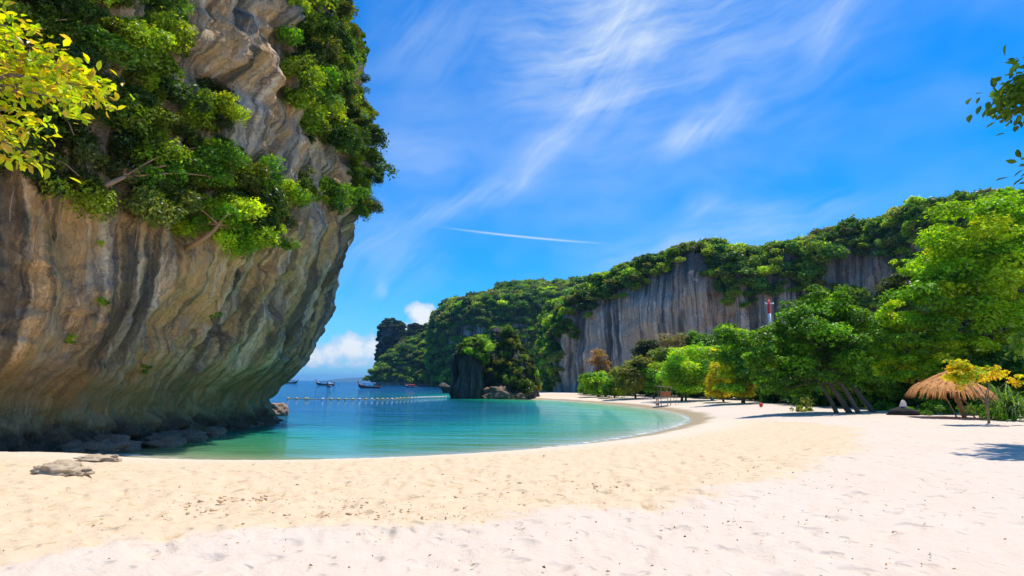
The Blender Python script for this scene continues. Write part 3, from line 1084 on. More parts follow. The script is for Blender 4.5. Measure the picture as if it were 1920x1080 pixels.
# ------------------------------------------------------------------ loft rocks (stacks, boulders)
def loft(profile, Y, depth, nz, na, amp, fr, seed=0, yc=None):
    """a rock from its left/right outline [(py, xl, xr)] top first; depth = plan depth / width"""
    pts = []
    for py, xl, xr in profile:
        a, b = at_y(xl, py, Y), at_y(xr, py, Y)
        pts.append((a[2] * .5 + b[2] * .5, a[0], b[0]))
    pts = np.array(pts)[::-1]
    zz = np.linspace(pts[0, 0], pts[-1, 0], nz)
    xl, xr = np.interp(zz, pts[:, 0], pts[:, 1]), np.interp(zz, pts[:, 0], pts[:, 2])
    cx, rx = (xl + xr) / 2, (xr - xl) / 2
    th = np.linspace(0, 2 * math.pi, na, endpoint=False)
    t2, z2 = np.meshgrid(th, zz, indexing='ij')
    se = lambda c: np.sign(c) * np.abs(c) ** 0.8
    X = cx[None] + rx[None] * se(np.cos(t2))
    Yy = Y + rx[None] * depth * se(np.sin(t2))
    nx, ny = np.cos(t2), np.sin(t2)
    D = amp * (fbm(X * fr + seed, Yy * fr, z2 * fr * 0.5, 4) + 0.5 * (1 - 2 * np.abs(pn(X * fr * 2 + seed, Yy * fr * 2, z2 * fr * 0.3))) - 0.3)
    fade = np.minimum(1, rx[None] / max(rx.max(), 1e-6) * 2)
    X, Yy = X + nx * D * fade, Yy + ny * D * fade
    Zz = z2 + 0.4 * amp * fbm(X * fr * 1.5, Yy * fr * 1.5, z2 * fr + seed, 3) * (z2 > zz[0] + 0.15 * (zz[-1] - zz[0]))
    V = np.stack([X, Yy, Zz], -1).reshape(-1, 3)
    Fq = grid_faces(na, nz, close=True)
    top = np.array([[cx[-1], Y, zz[-1] + 0.1]])
    V = np.vstack([V, top])
    cap = np.array([[i * nz + nz - 1, ((i + 1) % na) * nz + nz - 1, len(V) - 1, len(V) - 1] for i in range(na)])
    s = (t2 * rx.max()).ravel()
    return V, Fq, cap, np.append(s, 0), np.append((z2 - zz[0]).ravel(), zz[-1] - zz[0])


def loft_obj(name, prof, Y, depth, nz, na, amp, fr, mat, parent=None, seed=0):
    V, Fq, cap, s, t = loft(prof, Y, depth, nz, na, amp, fr, seed)
    me = bpy.data.meshes.new(name)
    me.from_pydata([tuple(v) for v in V], [], [tuple(f) for f in Fq] + [tuple(c[:3]) for c in cap])
    me.polygons.foreach_set('use_smooth', [True] * len(me.polygons))
    me.attributes.new('s', 'FLOAT', 'POINT').data.foreach_set('value', s.astype(np.float32))
    me.attributes.new('t', 'FLOAT', 'POINT').data.foreach_set('value', t.astype(np.float32))
    me.materials.append(mat)
    me.update()
    return link(name, me, parent), V, Fq


def veg_on(name, V, Fq, rad, leaves, size, parent, test, pal=GREENS, label=None, n=9000, lift=0.3, core=0.6):
    P, Nn, A = scatter_on(V, Fq, n)
    px, py, dep = project(P)
    m = test(px, py, P, Nn)
    P, Nn = P[m], Nn[m]
    k = thin(P, rad)
    return forest(name, P[k], Nn[k], rad * 1.1, parent, pal, label, lift=lift, kind='bush' if rad < 2 else 'tree')


# far island with its two rock towers
isl = thing('wooded_island', 'far wooded island with a blunt rock tower, left of the headland', 'island')
o, V, Fq = loft_obj('rock_tower', [(603, 728, 742), (608, 718, 752), (620, 714, 757), (645, 711, 757), (680, 707, 755), (724, 700, 760)], 560, 0.9, 50, 60, 2.2, 0.06, M_dark, isl, 3)
veg_on('tower_creepers', V, Fq, 2.1, 90, 1.3, isl, lambda px, py, P, N: (fbm(P[:, 0] * .08, P[:, 1] * .08, P[:, 2] * .08, 2) > -0.12) & (P[:, 2] > 4), np.array([(0.03, 0.06, 0.024), (0.045, 0.085, 0.026), (0.06, 0.1, 0.03)]), n=5000)
o, V, Fq = loft_obj('rock_peak', [(614, 780, 800), (620, 770, 812), (640, 764, 820), (690, 755, 830), (724, 750, 840)], 540, 0.8, 40, 60, 2.0, 0.06, M_dark, isl, 8)
veg_on('peak_creepers', V, Fq, 2.4, 90, 1.3, isl, lambda px, py, P, N: (P[:, 2] > 4), np.array([(0.03, 0.06, 0.024), (0.045, 0.085, 0.026), (0.06, 0.1, 0.03)]), n=5000)
o, V, Fq = loft_obj('slope', [(632, 800, 815), (640, 785, 835), (650, 765, 850), (664, 742, 862), (680, 722, 870), (700, 705, 872), (714, 698, 872), (718, 702, 872), (725, 703, 872)], 510, 0.7, 50, 90, 2.5, 0.05, M_far, isl, 5)
veg_on('forest', V, Fq, 3.4, 150, 1.25, isl, lambda px, py, P, N: (P[:, 2] > 3.5), far_pal, 'rounded green tree crowns covering the slope', n=16000)

# two dark stacks standing in the bay
st = thing('rock_stack', 'dark leaning rock stack in the water with a bright green bush on top', 'rock')
o, V, Fq = loft_obj('rock', [(640, 872, 884), (645, 864, 896), (655, 857, 902), (672, 852, 905), (700, 848, 907), (725, 846, 907), (738, 845, 906), (748, 846, 906)], 117, 0.9, 90, 110, 1.15, 0.34, M_dark, st, 1)
veg_on('creepers', V, Fq, 0.5, 120, 0.22, st, lambda px, py, P, N: ((py < 668) & (px < 880)) & (fbm(P[:, 0] * .5, P[:, 1] * .5, P[:, 2] * .5, 2) > 0.05), far_pal, n=5000)
veg_on('bush', V, Fq, 0.95, 330, 0.27, st, lambda px, py, P, N: inpoly(px, py, [(872, 636), (922, 636), (922, 690), (896, 678), (880, 664)]), np.array([(0.16, 0.29, 0.022), (0.19, 0.33, 0.024), (0.12, 0.22, 0.02)]), n=6000, label='bright green bush on its right shoulder')
st2 = thing('rock_stack', 'taller jagged rock stack overgrown with olive bushes beside the sand spit', 'rock')
o, V, Fq = loft_obj('rock', [(614, 926, 936), (622, 920, 948), (636, 917, 955), (650, 913, 966), (668, 910, 984), (690, 907, 996), (712, 905, 1004), (730, 903, 1008), (742, 900, 1008), (748, 900, 1008)], 122, 0.8, 100, 140, 1.2, 0.22, M_dark, st2, 7)
veg_on('bushes', V, Fq, 0.95, 240, 0.28, st2, lambda px, py, P, N: ((px > 945) | (py > 676)) & (py < 732) & (px > 890) & (fbm(P[:, 0] * .35, P[:, 1] * .35, P[:, 2] * .35, 2) > -0.18), np.array([(0.06, 0.10, 0.02), (0.10, 0.15, 0.025), (0.17, 0.20, 0.03), (0.045, 0.085, 0.022), (0.14, 0.25, 0.03)]), n=12000, label='olive and yellow green bushes on its right side')
veg_on('tufts', V, Fq, 0.5, 120, 0.22, st2, lambda px, py, P, N: (py < 676) & (px < 950) & (fbm(P[:, 0] * .5, P[:, 1] * .5, P[:, 2] * .5, 2) > 0.22), far_pal, n=6000)


# ------------------------------------------------------------------ placing things on the beach
def on_ground(px, py):
    d = ray(px, py)
    t = 2.0
    while t < 400:
        p = CAM + d * t
        if p[2] <= gz(p[0], p[1]):
            return p
        t += max(0.1, 0.004 * t)
    return CAM + d * t


def ground_at(px, Y):
    p = at_y(px, 760, Y)
    return np.array([p[0], p[1], gz(p[0], p[1])])


# ------------------------------------------------------------------ beach trees
def curve_pts(a, b, sag, n=6, side=None):
    a, b = np.asarray(a, float), np.asarray(b, float)
    off = np.array([RNG.normal() * 0.4, RNG.normal() * 0.4, 1.0]) if side is None else np.asarray(side, float)
    L = np.linalg.norm(b - a)
    return [a + (b - a) * q + off * math.sin(q * math.pi) * sag * L for q in np.linspace(0, 1, n)]


def tree(name, label, Y, ellipses, bases, pal, leaf=0.26, density=1.0, flat=0.75, lobe=(0.2, 0.34), n_lobes=26, trunk_r=0.22, bark=None, tint2=None, group=None, category='tree', depth=0.8, jit=0.18, limbs=10, aspect=0.62, shell=0.68):
    """ellipses: crown outline pieces (cx, cy, rx, ry) in picture pixels at distance Y, turned into metres; bases: trunk feet (px, Y)"""
    feet = [ground_at(px, y) for px, y in bases]
    root = thing(name, label, category, tuple(feet[0]), group)
    o0 = feet[0]
    C, R = [], []
    area = sum(e[2] * e[3] for e in ellipses)
    for cx, cy, rx, ry in ellipses:
        c = at_y(cx, cy, Y)
        k = Y / F * 1.02
        RX, RZ = rx * k, ry * k
        m = max(5, int(1.8 * n_lobes * rx * ry / area))
        for _ in range(m):
            d = RNG.normal(size=3)
            d /= np.linalg.norm(d)
            q = RNG.random() ** 0.40
            r = RNG.uniform(*lobe) * (RX * RZ) ** 0.5
            p = c + d * q * np.maximum(np.array([RX, RX * depth, RZ]) - r * np.array([.8, .8, flat * .8]), 0.05)
            C.append(p)
            R.append((r * RNG.uniform(0.85, 1.35), r * RNG.uniform(0.85, 1.35), r * flat))
    C, R = np.array(C), np.array(R)
    low = np.array([gz(p[0], p[1]) for p in C]) + 0.7
    C[:, 2] = np.maximum(C[:, 2], low)
    surf = 4 * math.pi * (R[:, 0] * R[:, 1] * R[:, 2]) ** (2 / 3)
    n = np.maximum(12, (surf * density * 0.85 / (leaf * leaf * aspect * 0.5)).astype(int))
    pal = np.array(pal)
    T = random_tints(len(C), pal, jit)
    V, Fq, col = leaf_cloud(C - o0, R, n, leaf, T, var=0.26, aspect=aspect, shell=shell, tint2=tint2, up=0.95)
    link('crown', make_mesh('crown', V, Fq, M_leaf, {'col': col}, smooth=False), root)
    order = np.argsort(RNG.random(len(C)))
    for bi, ft in enumerate(feet):
        mb = MB()
        mine = [i for i in order if i % len(feet) == bi][:limbs]
        cc = C[mine].mean(0) if len(mine) else C.mean(0)
        fork = ft + (cc - ft) * 0.55
        fork[2] = min(fork[2], ft[2] + 0.6 * (cc[2] - ft[2]))
        tr = trunk_r * RNG.uniform(0.8, 1.15)
        pts = curve_pts(ft - np.array([0, 0, 0.25]) - o0, fork - o0, 0.06, 7)
        mb.tube(pts, list(np.linspace(tr * 1.25, tr * 0.75, 7)), 8, 0.08)
        for i in mine:
            st = pts[RNG.integers(4, 7)]
            lp = curve_pts(st, C[i] - o0, 0.08, 6)
            mb.tube(lp, list(np.linspace(tr * 0.55, tr * 0.10, 6)), 5, 0.08)
        mb.build('trunk', bark or M_bark, root, smooth=True)
    return root


BRIGHT = [(0.28, 0.52, 0.008), (0.21, 0.44, 0.008), (0.34, 0.56, 0.008), (0.15, 0.35, 0.01)]
YGREEN = [(0.38, 0.60, 0.006), (0.31, 0.54, 0.006), (0.46, 0.62, 0.008), (0.22, 0.46, 0.008)]
MIDG = [(0.11, 0.28, 0.010), (0.15, 0.34, 0.010), (0.085, 0.22, 0.010)]
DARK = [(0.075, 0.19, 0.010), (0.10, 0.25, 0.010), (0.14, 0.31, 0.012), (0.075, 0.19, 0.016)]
OLIVE = [(0.22, 0.26, 0.04), (0.18, 0.24, 0.03), (0.25, 0.28, 0.05)]
YELLOW = [(0.85, 0.64, 0.01), (0.80, 0.62, 0.01), (0.86, 0.58, 0.01), (0.60, 0.56, 0.01)]
BROWN = [(0.32, 0.20, 0.07), (0.27, 0.17, 0.06), (0.36, 0.23, 0.09)]

# big pair at the right edge
tree('almond_tree', 'tallest bright yellow green tree, filling the right edge above the thatched parasol', 46,
     [(1850, 500, 140, 140), (1760, 575, 105, 85), (1700, 505, 56, 28), (1895, 405, 80, 58), (1880, 640, 100, 70), (1680, 590, 50, 44), (1790, 655, 90, 45), (1800, 430, 50, 50)], [(1930, 48), (1870, 49)], YGREEN + BRIGHT + BRIGHT, 0.30, 1.0, 0.62, (0.17, 0.28), 105, 0.3, limbs=16)
tree('almond_tree', 'layered bright green tree left of the thatched parasol, its lowest tier near the sand', 48,
     [(1700, 640, 100, 24), (1690, 672, 84, 20), (1680, 700, 72, 17), (1740, 690, 60, 30), (1690, 610, 80, 26)], [(1760, 48), (1722, 49)], BRIGHT + YGREEN, 0.26, 1.0, 0.42, (0.35, 0.55), 60, 0.24)
tree('dark_tree', 'small dark olive tree peeping out between two bright crowns near the right edge', 55, [(1688, 548, 48, 46)], [(1700, 56)], [(0.05, 0.085, 0.02), (0.07, 0.10, 0.025)], 0.30, 0.9)
tree('leaning_tree', 'large dark green spreading tree with several leaning trunks in the middle of the tree line', 47,
     [(1530, 640, 112, 92), (1445, 668, 56, 66), (1600, 650, 66, 70), (1555, 568, 62, 42), (1485, 618, 46, 34), (1510, 712, 100, 34), (1430, 715, 40, 26), (1590, 705, 60, 30)], [(1612, 44.5), (1596, 45.5), (1570, 46), (1640, 47)], DARK + MIDG, 0.28, 1.0, 0.7, (0.15, 0.27), 115, 0.17, limbs=9)
yl = tree('yellow_branch_tree', 'low branch of golden yellow leaves hanging in front of the thatched parasol', 30.5, [(1800, 708, 30, 30), (1790, 690, 24, 22), (1850, 702, 46, 16), (1905, 712, 22, 14)], [(1850, 32.0)], YELLOW + YGREEN, 0.17, 0.75, 0.6, (0.3, 0.5), 22, 0.06, limbs=5, tint2=((0.60, 0.42, 0.02), 0.35))
# the tree line along the far curve of the beach
for args in (
    ('almond_tree', 'layered mid green tree just left of the large dark spreading tree', 74, [(1392, 640, 44, 22), (1385, 668, 52, 20), (1392, 698, 46, 18), (1370, 622, 30, 14)], [(1395, 75)], BRIGHT + MIDG, dict(flat=0.45, lobe=(0.4, 0.6))),
    ('almond_tree', 'brightest lime green tree of the line, beside the stilt hut', 88, [(1275, 690, 60, 18), (1290, 668, 50, 16), (1300, 712, 52, 20), (1262, 712, 40, 18)], [(1285, 88), (1278, 88)], YGREEN + BRIGHT, dict(flat=0.5, lobe=(0.4, 0.6))),
    ('round_tree', 'rounded pale olive tree left of the lime green tree', 102, [(1188, 704, 40, 30), (1195, 690, 30, 16)], [(1192, 102)], OLIVE + [(0.13, 0.21, 0.03)], {}),
    ('low_tree', 'low bright green tree at the left end of the tree line', 114, [(1120, 718, 26, 20), (1112, 726, 18, 12)], [(1122, 114)], BRIGHT, {}),
    ('withered_tree', 'withered brown tree standing against the grey cliff foot', 122, [(1122, 672, 22, 26), (1128, 700, 16, 22)], [(1124, 122)], BROWN, dict(density=0.45, lobe=(0.2, 0.34))),
    ('yellow_tree', 'left one of two golden yellow trees under the cliff', 80, [(1350, 706, 25, 22), (1340, 724, 22, 14)], [(1358, 80)], [(0.70, 0.62, 0.01), (0.55, 0.56, 0.01), (0.76, 0.62, 0.01)], dict(leaf=0.26)),
    ('yellow_tree', 'right one of two golden yellow trees, beside the large dark tree', 75, [(1388, 724, 24, 16), (1404, 706, 14, 14)], [(1392, 75)], YELLOW, dict(leaf=0.25)),
    ('round_tree', 'dark round tree crown between the olive tree and the grey cliff', 128, [(1214, 662, 26, 22)], [(1216, 128)], [(0.06, 0.085, 0.022), (0.075, 0.10, 0.025)], {}),
    ('bare_tree', 'half bare grey green tree with a flat top below the sheer cliff', 120, [(1263, 636, 28, 12), (1262, 650, 22, 12)], [(1264, 120)], [(0.22, 0.20, 0.12), (0.19, 0.19, 0.10)], dict(density=0.28, limbs=22, flat=0.5, n_lobes=34)),
    ('almond_tree', 'pale green layered tree behind the lime green tree', 108, [(1250, 664, 46, 12), (1240, 682, 44, 12), (1260, 676, 40, 14)], [(1250, 108)], [(0.19, 0.27, 0.05), (0.15, 0.24, 0.03)], dict(flat=0.45, lobe=(0.4, 0.6))),
    ('round_tree', 'dense green tree behind the lime tree, under the red streaked rock', 118, [(1318, 642, 24, 20), (1312, 660, 26, 14)], [(1318, 118)], MIDG, {}),
    ('almond_tree', 'bright green tree between the lime tree and the layered tree', 98, [(1342, 668, 34, 20), (1336, 690, 28, 16)], [(1342, 98)], BRIGHT + MIDG, dict(flat=0.5)),
    ('low_tree', 'small green tree in front of the withered brown one', 108, [(1155, 720, 24, 18), (1142, 728, 18, 12)], [(1152, 108)], BRIGHT + MIDG, {}),
    ('round_tree', 'green tree right of the olive tree, behind the pink dressed figure', 100, [(1228, 712, 24, 20)], [(1226, 100)], BRIGHT + MIDG, {}),
    ('dark_tree', 'dark tree in the gap left of the dense green tree', 128, [(1292, 640, 20, 18)], [(1292, 128)], DARK, {}),
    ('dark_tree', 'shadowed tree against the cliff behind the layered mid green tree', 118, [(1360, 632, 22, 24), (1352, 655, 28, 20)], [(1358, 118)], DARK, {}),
):
    nm, lb, Y, ell, bs, pal, kw = args
    k = dict(leaf=0.42 if Y > 95 else 0.36, n_lobes=22, trunk_r=0.16, lobe=(0.3, 0.48), limbs=8)
    k.update(kw)
    foot_y = project(ground_at(bs[0][0], Y)[None])[1][0]
    ell = [(cx, cy, rx * 1.15, ry * 1.3) for cx, cy, rx, ry in ell]
    mx_, mr_ = np.mean([e[0] for e in ell]), max(e[2] for e in ell)
    ell.append((mx_, (max(e[1] for e in ell) + foot_y) / 2 - 3, mr_ * 0.95, 13))
    tree(nm, lb, Y, ell, bs, pal, group='trees along the back of the beach', **k)


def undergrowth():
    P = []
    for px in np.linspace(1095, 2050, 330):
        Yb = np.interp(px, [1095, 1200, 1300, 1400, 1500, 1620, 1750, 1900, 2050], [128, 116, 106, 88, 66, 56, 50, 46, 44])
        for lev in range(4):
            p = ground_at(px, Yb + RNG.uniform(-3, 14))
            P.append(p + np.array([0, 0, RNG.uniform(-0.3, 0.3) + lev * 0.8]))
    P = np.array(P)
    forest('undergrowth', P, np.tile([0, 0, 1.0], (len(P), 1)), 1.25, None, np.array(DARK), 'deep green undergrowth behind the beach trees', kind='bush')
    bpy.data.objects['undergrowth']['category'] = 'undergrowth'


undergrowth()


# single bushes at the edge of the sand
def bush(name, label, px, Y, rx, ry, pal, leaf=0.16, n=14, density=0.9):
    g = ground_at(px, Y)
    root = thing(name, label, 'bush', tuple(g))
    k = Y / F
    C, R = [], []
    for _ in range(n):
        a, q = RNG.uniform(0, 6.28), RNG.random() ** 0.5
        r = RNG.uniform(0.25, 0.42) * (rx * ry) ** 0.5 * k
        h = RNG.uniform(0.15, 0.95) * ry * 2 * k * (1 - 0.5 * q)
        C.append((math.cos(a) * q * rx * k, math.sin(a) * q * rx * k * 0.7, max(h - r * .5, r * 0.5)))
        R.append((r, r, r * 0.8))
    C, R = np.array(C), np.array(R)
    surf = 4 * math.pi * (R.prod(1)) ** (2 / 3)
    cnt = np.maximum(10, (surf * density / (leaf * leaf * 0.3)).astype(int))
    V, Fq, col = leaf_cloud(C, R, cnt, leaf, random_tints(n, np.array(pal), 0.15), var=0.25, aspect=0.55)
    link('leaves', make_mesh('leaves', V, Fq, M_leaf, {'col': col}, smooth=False), root)
    mb = MB()
    for i in range(5):
        mb.tube(curve_pts((0, 0, -0.1), C[i], 0.05, 4), [0.03, 0.025, 0.02, 0.01], 5)
    mb.build('stem', M_bark, root)
    return root


bush('sunlit_bush', 'light green leafy bush at the foot of the thatched parasol', 1862, 34.5, 34, 16, BRIGHT, 0.15)
bush('leafy_bush', 'taller green bush behind the spiky plant at the right edge', 1925, 37, 40, 30, MIDG + BRIGHT, 0.18, 20)
bush('grassy_bush', 'small yellow green bush on the sand left of the leaning trunks', 1502, 51, 20, 8, [(0.20, 0.27, 0.03), (0.14, 0.22, 0.03)], 0.16, 12)
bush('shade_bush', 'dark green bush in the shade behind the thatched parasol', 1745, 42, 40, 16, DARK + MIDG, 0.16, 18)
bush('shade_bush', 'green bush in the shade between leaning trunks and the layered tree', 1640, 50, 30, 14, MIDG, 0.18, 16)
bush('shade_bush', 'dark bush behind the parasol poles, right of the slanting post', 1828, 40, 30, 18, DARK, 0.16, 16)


def strap_plant(name, label, px, Y, n, length, pal):
    g = ground_at(px, Y)
    root = thing(name, label, 'plant', tuple(g))
    V, Fs, col = [], [], []
    for i in range(n):
        a = RNG.uniform(0, 6.28)
        el = RNG.uniform(0.35, 1.45)
        L = length * RNG.uniform(0.7, 1.15)
        d = np.array([math.cos(a), math.sin(a), 0])
        side = np.array([-math.sin(a), math.cos(a), 0]) * 0.035
        p = np.array([RNG.normal() * 0.2, RNG.normal() * 0.2, RNG.uniform(0.1, 1.1)])
        c = np.clip(np.array(pal[i % len(pal)]) * math.exp(RNG.normal() * 0.2), 0, 1)
        b = len(V)
        for q in range(6):
            u = q / 5
            e = el - u * 1.9
            w = (1 - u ** 2) * 1.0 + 0.05
            V += [p + side * w, p - side * w]
            col += [c, c]
            p = p + (d * math.cos(e) + np.array([0, 0, math.sin(e)])) * L / 5
        for q in range(5):
            Fs.append((b + 2 * q, b + 2 * q + 1, b + 2 * q + 3, b + 2 * q + 2))
    link('leaves', make_mesh('leaves', np.array(V), np.array(Fs), M_leaf, {'col': np.array(col)}, smooth=False), root)
    mb = MB()
    mb.tube([(0, 0, -0.1), (0.05, 0, 0.5), (0, 0.05, 1.1)], [0.12, 0.1, 0.08], 7)
    mb.build('stem', M_bark, root, True)
    return root


strap_plant('screw_pine', 'spiky plant with long drooping strap leaves right of the parasol', 1898, 34, 170, 1.9, [(0.09, 0.19, 0.04), (0.13, 0.25, 0.05), (0.07, 0.15, 0.05)])
strap_plant('screw_pine', 'spiky plant half hidden behind the parasol roof at its right', 1880, 39, 120, 2.2, [(0.07, 0.15, 0.04), (0.09, 0.18, 0.06)])
strap_plant('screw_pine', 'spiky tuft beside the small yellow green bush on the sand', 1512, 53, 60, 0.9, [(0.12, 0.2, 0.04), (0.16, 0.24, 0.04)])


# ------------------------------------------------------------------ near overhanging foliage (large single leaves on twigs)
def leafy_branches(name, label, foot, crown_base, twigs, leaf, pal, per_m, droop, bark):
    root = thing(name, label, 'tree', tuple(foot))
    foot = np.asarray(foot)
    mb = MB()
    mb.tube(curve_pts((0, 0, -0.3), np.asarray(crown_base) - foot, 0.05, 7), list(np.linspace(0.24, 0.11, 7)), 8, 0.06)
    mb.build('trunk', bark, root, True)
    tb = MB()
    V, Fs, col = [], [], []
    for a, b in twigs:
        a, b = np.asarray(a), np.asarray(b)
        pts = curve_pts(a - foot, b - foot, 0.05, 8)
        tb.tube([np.asarray(crown_base) - foot] + [pts[0]], [0.05, 0.03], 5)
        tb.tube(pts, list(np.linspace(0.03, 0.006, 8)), 5)
        L = np.linalg.norm(b - a)
        ax = (b - a) / L
        for k in range(int(L * per_m)):
            u = 1 - RNG.random() ** 1.6 * 0.9
            i = min(int(u * 7), 6)
            p = pts[i] + (pts[i + 1] - pts[i]) * (u * 7 - i)
            off = RNG.normal(size=3) * leaf * 0.75
            p = p + off
            d = ax * 0.7 + RNG.normal(size=3) * 0.7 + np.array([0, 0, -droop])
            d /= np.linalg.norm(d)
            nn = np.array([0, 0, 1.0]) + RNG.normal(size=3) * 0.45
            sd = np.cross(d, nn)
            sd /= np.linalg.norm(sd)
            nn = np.cross(sd, d)
            l = leaf * RNG.uniform(0.6, 1.15)
            w = l * 0.24
            c = np.clip(np.array(pal[RNG.integers(len(pal))]) * math.exp(RNG.normal() * 0.22), 0, 1)
            bI = len(V)
            V += [p, p + d * l * .35 + sd * w + nn * w * .35, p + d * l * .72 + sd * w * .85 + nn * w * .3, p + d * l - nn * l * .08,
                  p + d * l * .72 - sd * w * .85 + nn * w * .3, p + d * l * .35 - sd * w + nn * w * .35]
            col += [c] * 6
            Fs += [(bI, bI + 1, bI + 2, bI + 3), (bI, bI + 3, bI + 4, bI + 5)]
    tb.build('twigs', bark, root, True)
    link('crown', make_mesh('crown', np.array(V), np.array(Fs), M_leaf, {'col': np.array(col)}, smooth=False), root)
    return root


def near_trees():
    Y = 8.5
    base = at_y(-150, 200, Y)
    tw = []
    for (px, py), (qx, qy) in (((-120, -30), (20, 30)), ((-120, 40), (60, 60)), ((-130, 60), (100, 100)), ((-120, 90), (140, 130)), ((-120, 110), (165, 150)), ((-110, 130), (130, 180)), ((-120, 140), (95, 150)),
                              ((-100, 160), (60, 170)), ((-120, 180), (150, 195)), ((-110, 60), (40, 120)), ((-100, 190), (50, 240)), ((-120, 230), (70, 300)), ((-120, 250), (85, 245)), ((-110, 250), (30, 290)),
                              ((-120, 10), (20, 60)), ((-100, 90), (70, 125)), ((-100, 110), (30, 150)), ((20, 140), (215, 190)), ((-40, 170), (190, 165)), ((-110, 205), (20, 210))):
        tw.append((at_y(px, py, Y + RNG.uniform(-0.7, 0.7)), at_y(qx, qy, Y + RNG.uniform(-1.0, 1.0))))
    foot = np.array([-10.4, 8.0, 0])
    foot[2] = gz(foot[0], foot[1])
    leafy_branches('yellow_leaf_tree', 'branch tips with large yellow green leaves entering at the top left corner', foot, base, tw, 0.17, [(0.50, 0.56, 0.01), (0.42, 0.54, 0.01), (0.56, 0.54, 0.01), (0.34, 0.50, 0.01), (0.24, 0.42, 0.01), (0.46, 0.34, 0.05)], 44, 0.25, M_bark)
    Y = 19.0
    base = at_y(2080, 420, Y)
    tw = []
    for (px, py), (qx, qy) in (((2020, 150), (1888, 170)), ((2020, 160), (1882, 205)), ((2020, 190), (1900, 215)), ((2030, 130), (1905, 150)), ((2020, 330), (1908, 312)), ((2030, 640), (1906, 638)), ((2030, 660), (1912, 655)), ((2020, 170), (1876, 188)), ((2020, 150), (1894, 190)), ((2020, 140), (1900, 178))):
        tw.append((at_y(px, py, Y + RNG.uniform(-1, 1)), at_y(qx, qy, Y + RNG.uniform(-1, 1))))
    for _ in range(46):
        px, py = RNG.uniform(1990, 2260), RNG.uniform(60, 640)
        a = at_y(2060 + RNG.uniform(0, 80), 300 + RNG.uniform(-150, 200), Y + RNG.uniform(-1, 1))
        b = at_y(px, py, Y + RNG.uniform(-3.0, 3.0))
        tw.append((a, b))
    for _ in range(58):
        px, py = RNG.uniform(1800, 2110), RNG.uniform(-430, -60)
        a = at_y(2010 + RNG.uniform(-40, 80), -150 + RNG.uniform(-120, 150), 22 + RNG.uniform(-1, 1))
        tw.append((a, at_y(px, py, 22.5 + RNG.uniform(-3.0, 3.0))))
    foot = ground_at(2090, 20.5)
    leafy_branches('almond_tree', 'big leaved branch tips entering from the right edge high against the sky', foot, base, tw, 0.40, [(0.11, 0.22, 0.02), (0.16, 0.28, 0.022), (0.08, 0.17, 0.02)], 27, 0.25, M_bark)


near_trees()


# ------------------------------------------------------------------ shrubs that stand out on the left cliff
def cliff_shrub(name, label, spots, pal, leaf=0.15, out=0.8, density=0.8, r=(0.5, 0.9), limb=None, bark=None):
    C, R = [], []
    for px, py in spots:
        h = cast(LB, px, py)
        if h is None:
            continue
        p = np.array(h[0]) + (CAM - np.array(h[0])) / np.linalg.norm(CAM - np.array(h[0])) * out
        for _ in range(3):
            q = RNG.uniform(*r)
            C.append(p + RNG.normal(size=3) * q * 0.55)
            R.append((q * .8, q * .8, q * 0.6))
    C, R = np.array(C), np.array(R)
    h0 = cast(LB, *(limb[0] if limb else spots[0]))
    o0 = np.array(h0[0])
    root = thing(name, label, 'shrub', tuple(o0))
    surf = 4 * math.pi * (R.prod(1)) ** (2 / 3)
    cnt = np.maximum(10, (surf * density / (leaf * leaf * 0.3)).astype(int))
    V, Fq, col = leaf_cloud(C - o0, R, cnt, leaf, random_tints(len(C), np.array(pal), 0.15), var=0.25, aspect=0.55)
    link('leaves', make_mesh('leaves', V, Fq, M_leaf, {'col': col}, smooth=False), root)
    mb = MB()
    if limb:
        pts = []
        for i, (px, py) in enumerate(limb):
            h = cast(LB, px, py)
            p = np.array(h[0])
            pts.append(p + (CAM - p) / np.linalg.norm(CAM - p) * (out * 1.5 * min(1, i / 1.5 + 0.0)) - o0)
        pts = smooth_path(pts, 2)
        mb.tube(pts, list(np.linspace(0.14, 0.03, len(pts))), 7, 0.1)
    for i in range(0, len(C), 3):
        a = (pts[len(pts) // 2] if limb else np.zeros(3))
        mb.tube(curve_pts(a, C[i] - o0, 0.06, 5), [0.05, 0.04, 0.03, 0.02, 0.01], 5)
    mb.build('branch', bark or M_bark, root, True)
    return root


LIME = [(0.27, 0.42, 0.01), (0.21, 0.36, 0.01), (0.32, 0.44, 0.012)]
cliff_shrub('cliff_tree', 'lime green tree with a bare orange branch leaning out over the streaked wall', [(395, 400), (430, 415), (455, 435), (480, 440), (470, 455), (440, 450), (400, 372), (360, 380), (350, 420)], LIME + MIDG, limb=[(350, 466), (370, 455), (398, 437), (416, 412), (428, 400), (475, 388)], bark=M_bark_pale, out=0.9)
cliff_shrub('cliff_tree', 'green tree with a pale curved limb left of the lime green cliff tree', [(330, 290), (360, 300), (400, 290), (410, 320), (380, 330), (300, 300), (260, 290), (280, 340), (320, 345)], MIDG + LIME, limb=[(172, 368), (195, 350), (225, 335), (265, 320), (312, 310)], bark=M_bark_pale, out=0.9)
cliff_shrub('cliff_shrub', 'rounded bright shrub near the top of the wooded slope, upper left', [(255, 60), (275, 75), (290, 95), (240, 50)], LIME, out=0.7)
cliff_shrub('cliff_shrub', 'bushy green shrub clinging above the overhang, right of the bare rock', [(560, 110), (575, 130), (590, 120), (565, 150), (585, 160)], LIME + MIDG, leaf=0.2, out=0.8, r=(0.6, 1.1))
cliff_shrub('cliff_shrub', 'small lime green shrub beneath the bushy one on the overhanging edge', [(610, 215), (625, 225), (600, 225)], LIME, leaf=0.2, out=0.7)
cliff_shrub('cliff_shrub', 'flat green shrub jutting out at the corner of the overhang against the sky', [(640, 365), (655, 372), (625, 385), (610, 365)], MIDG + LIME, leaf=0.2, out=0.6)
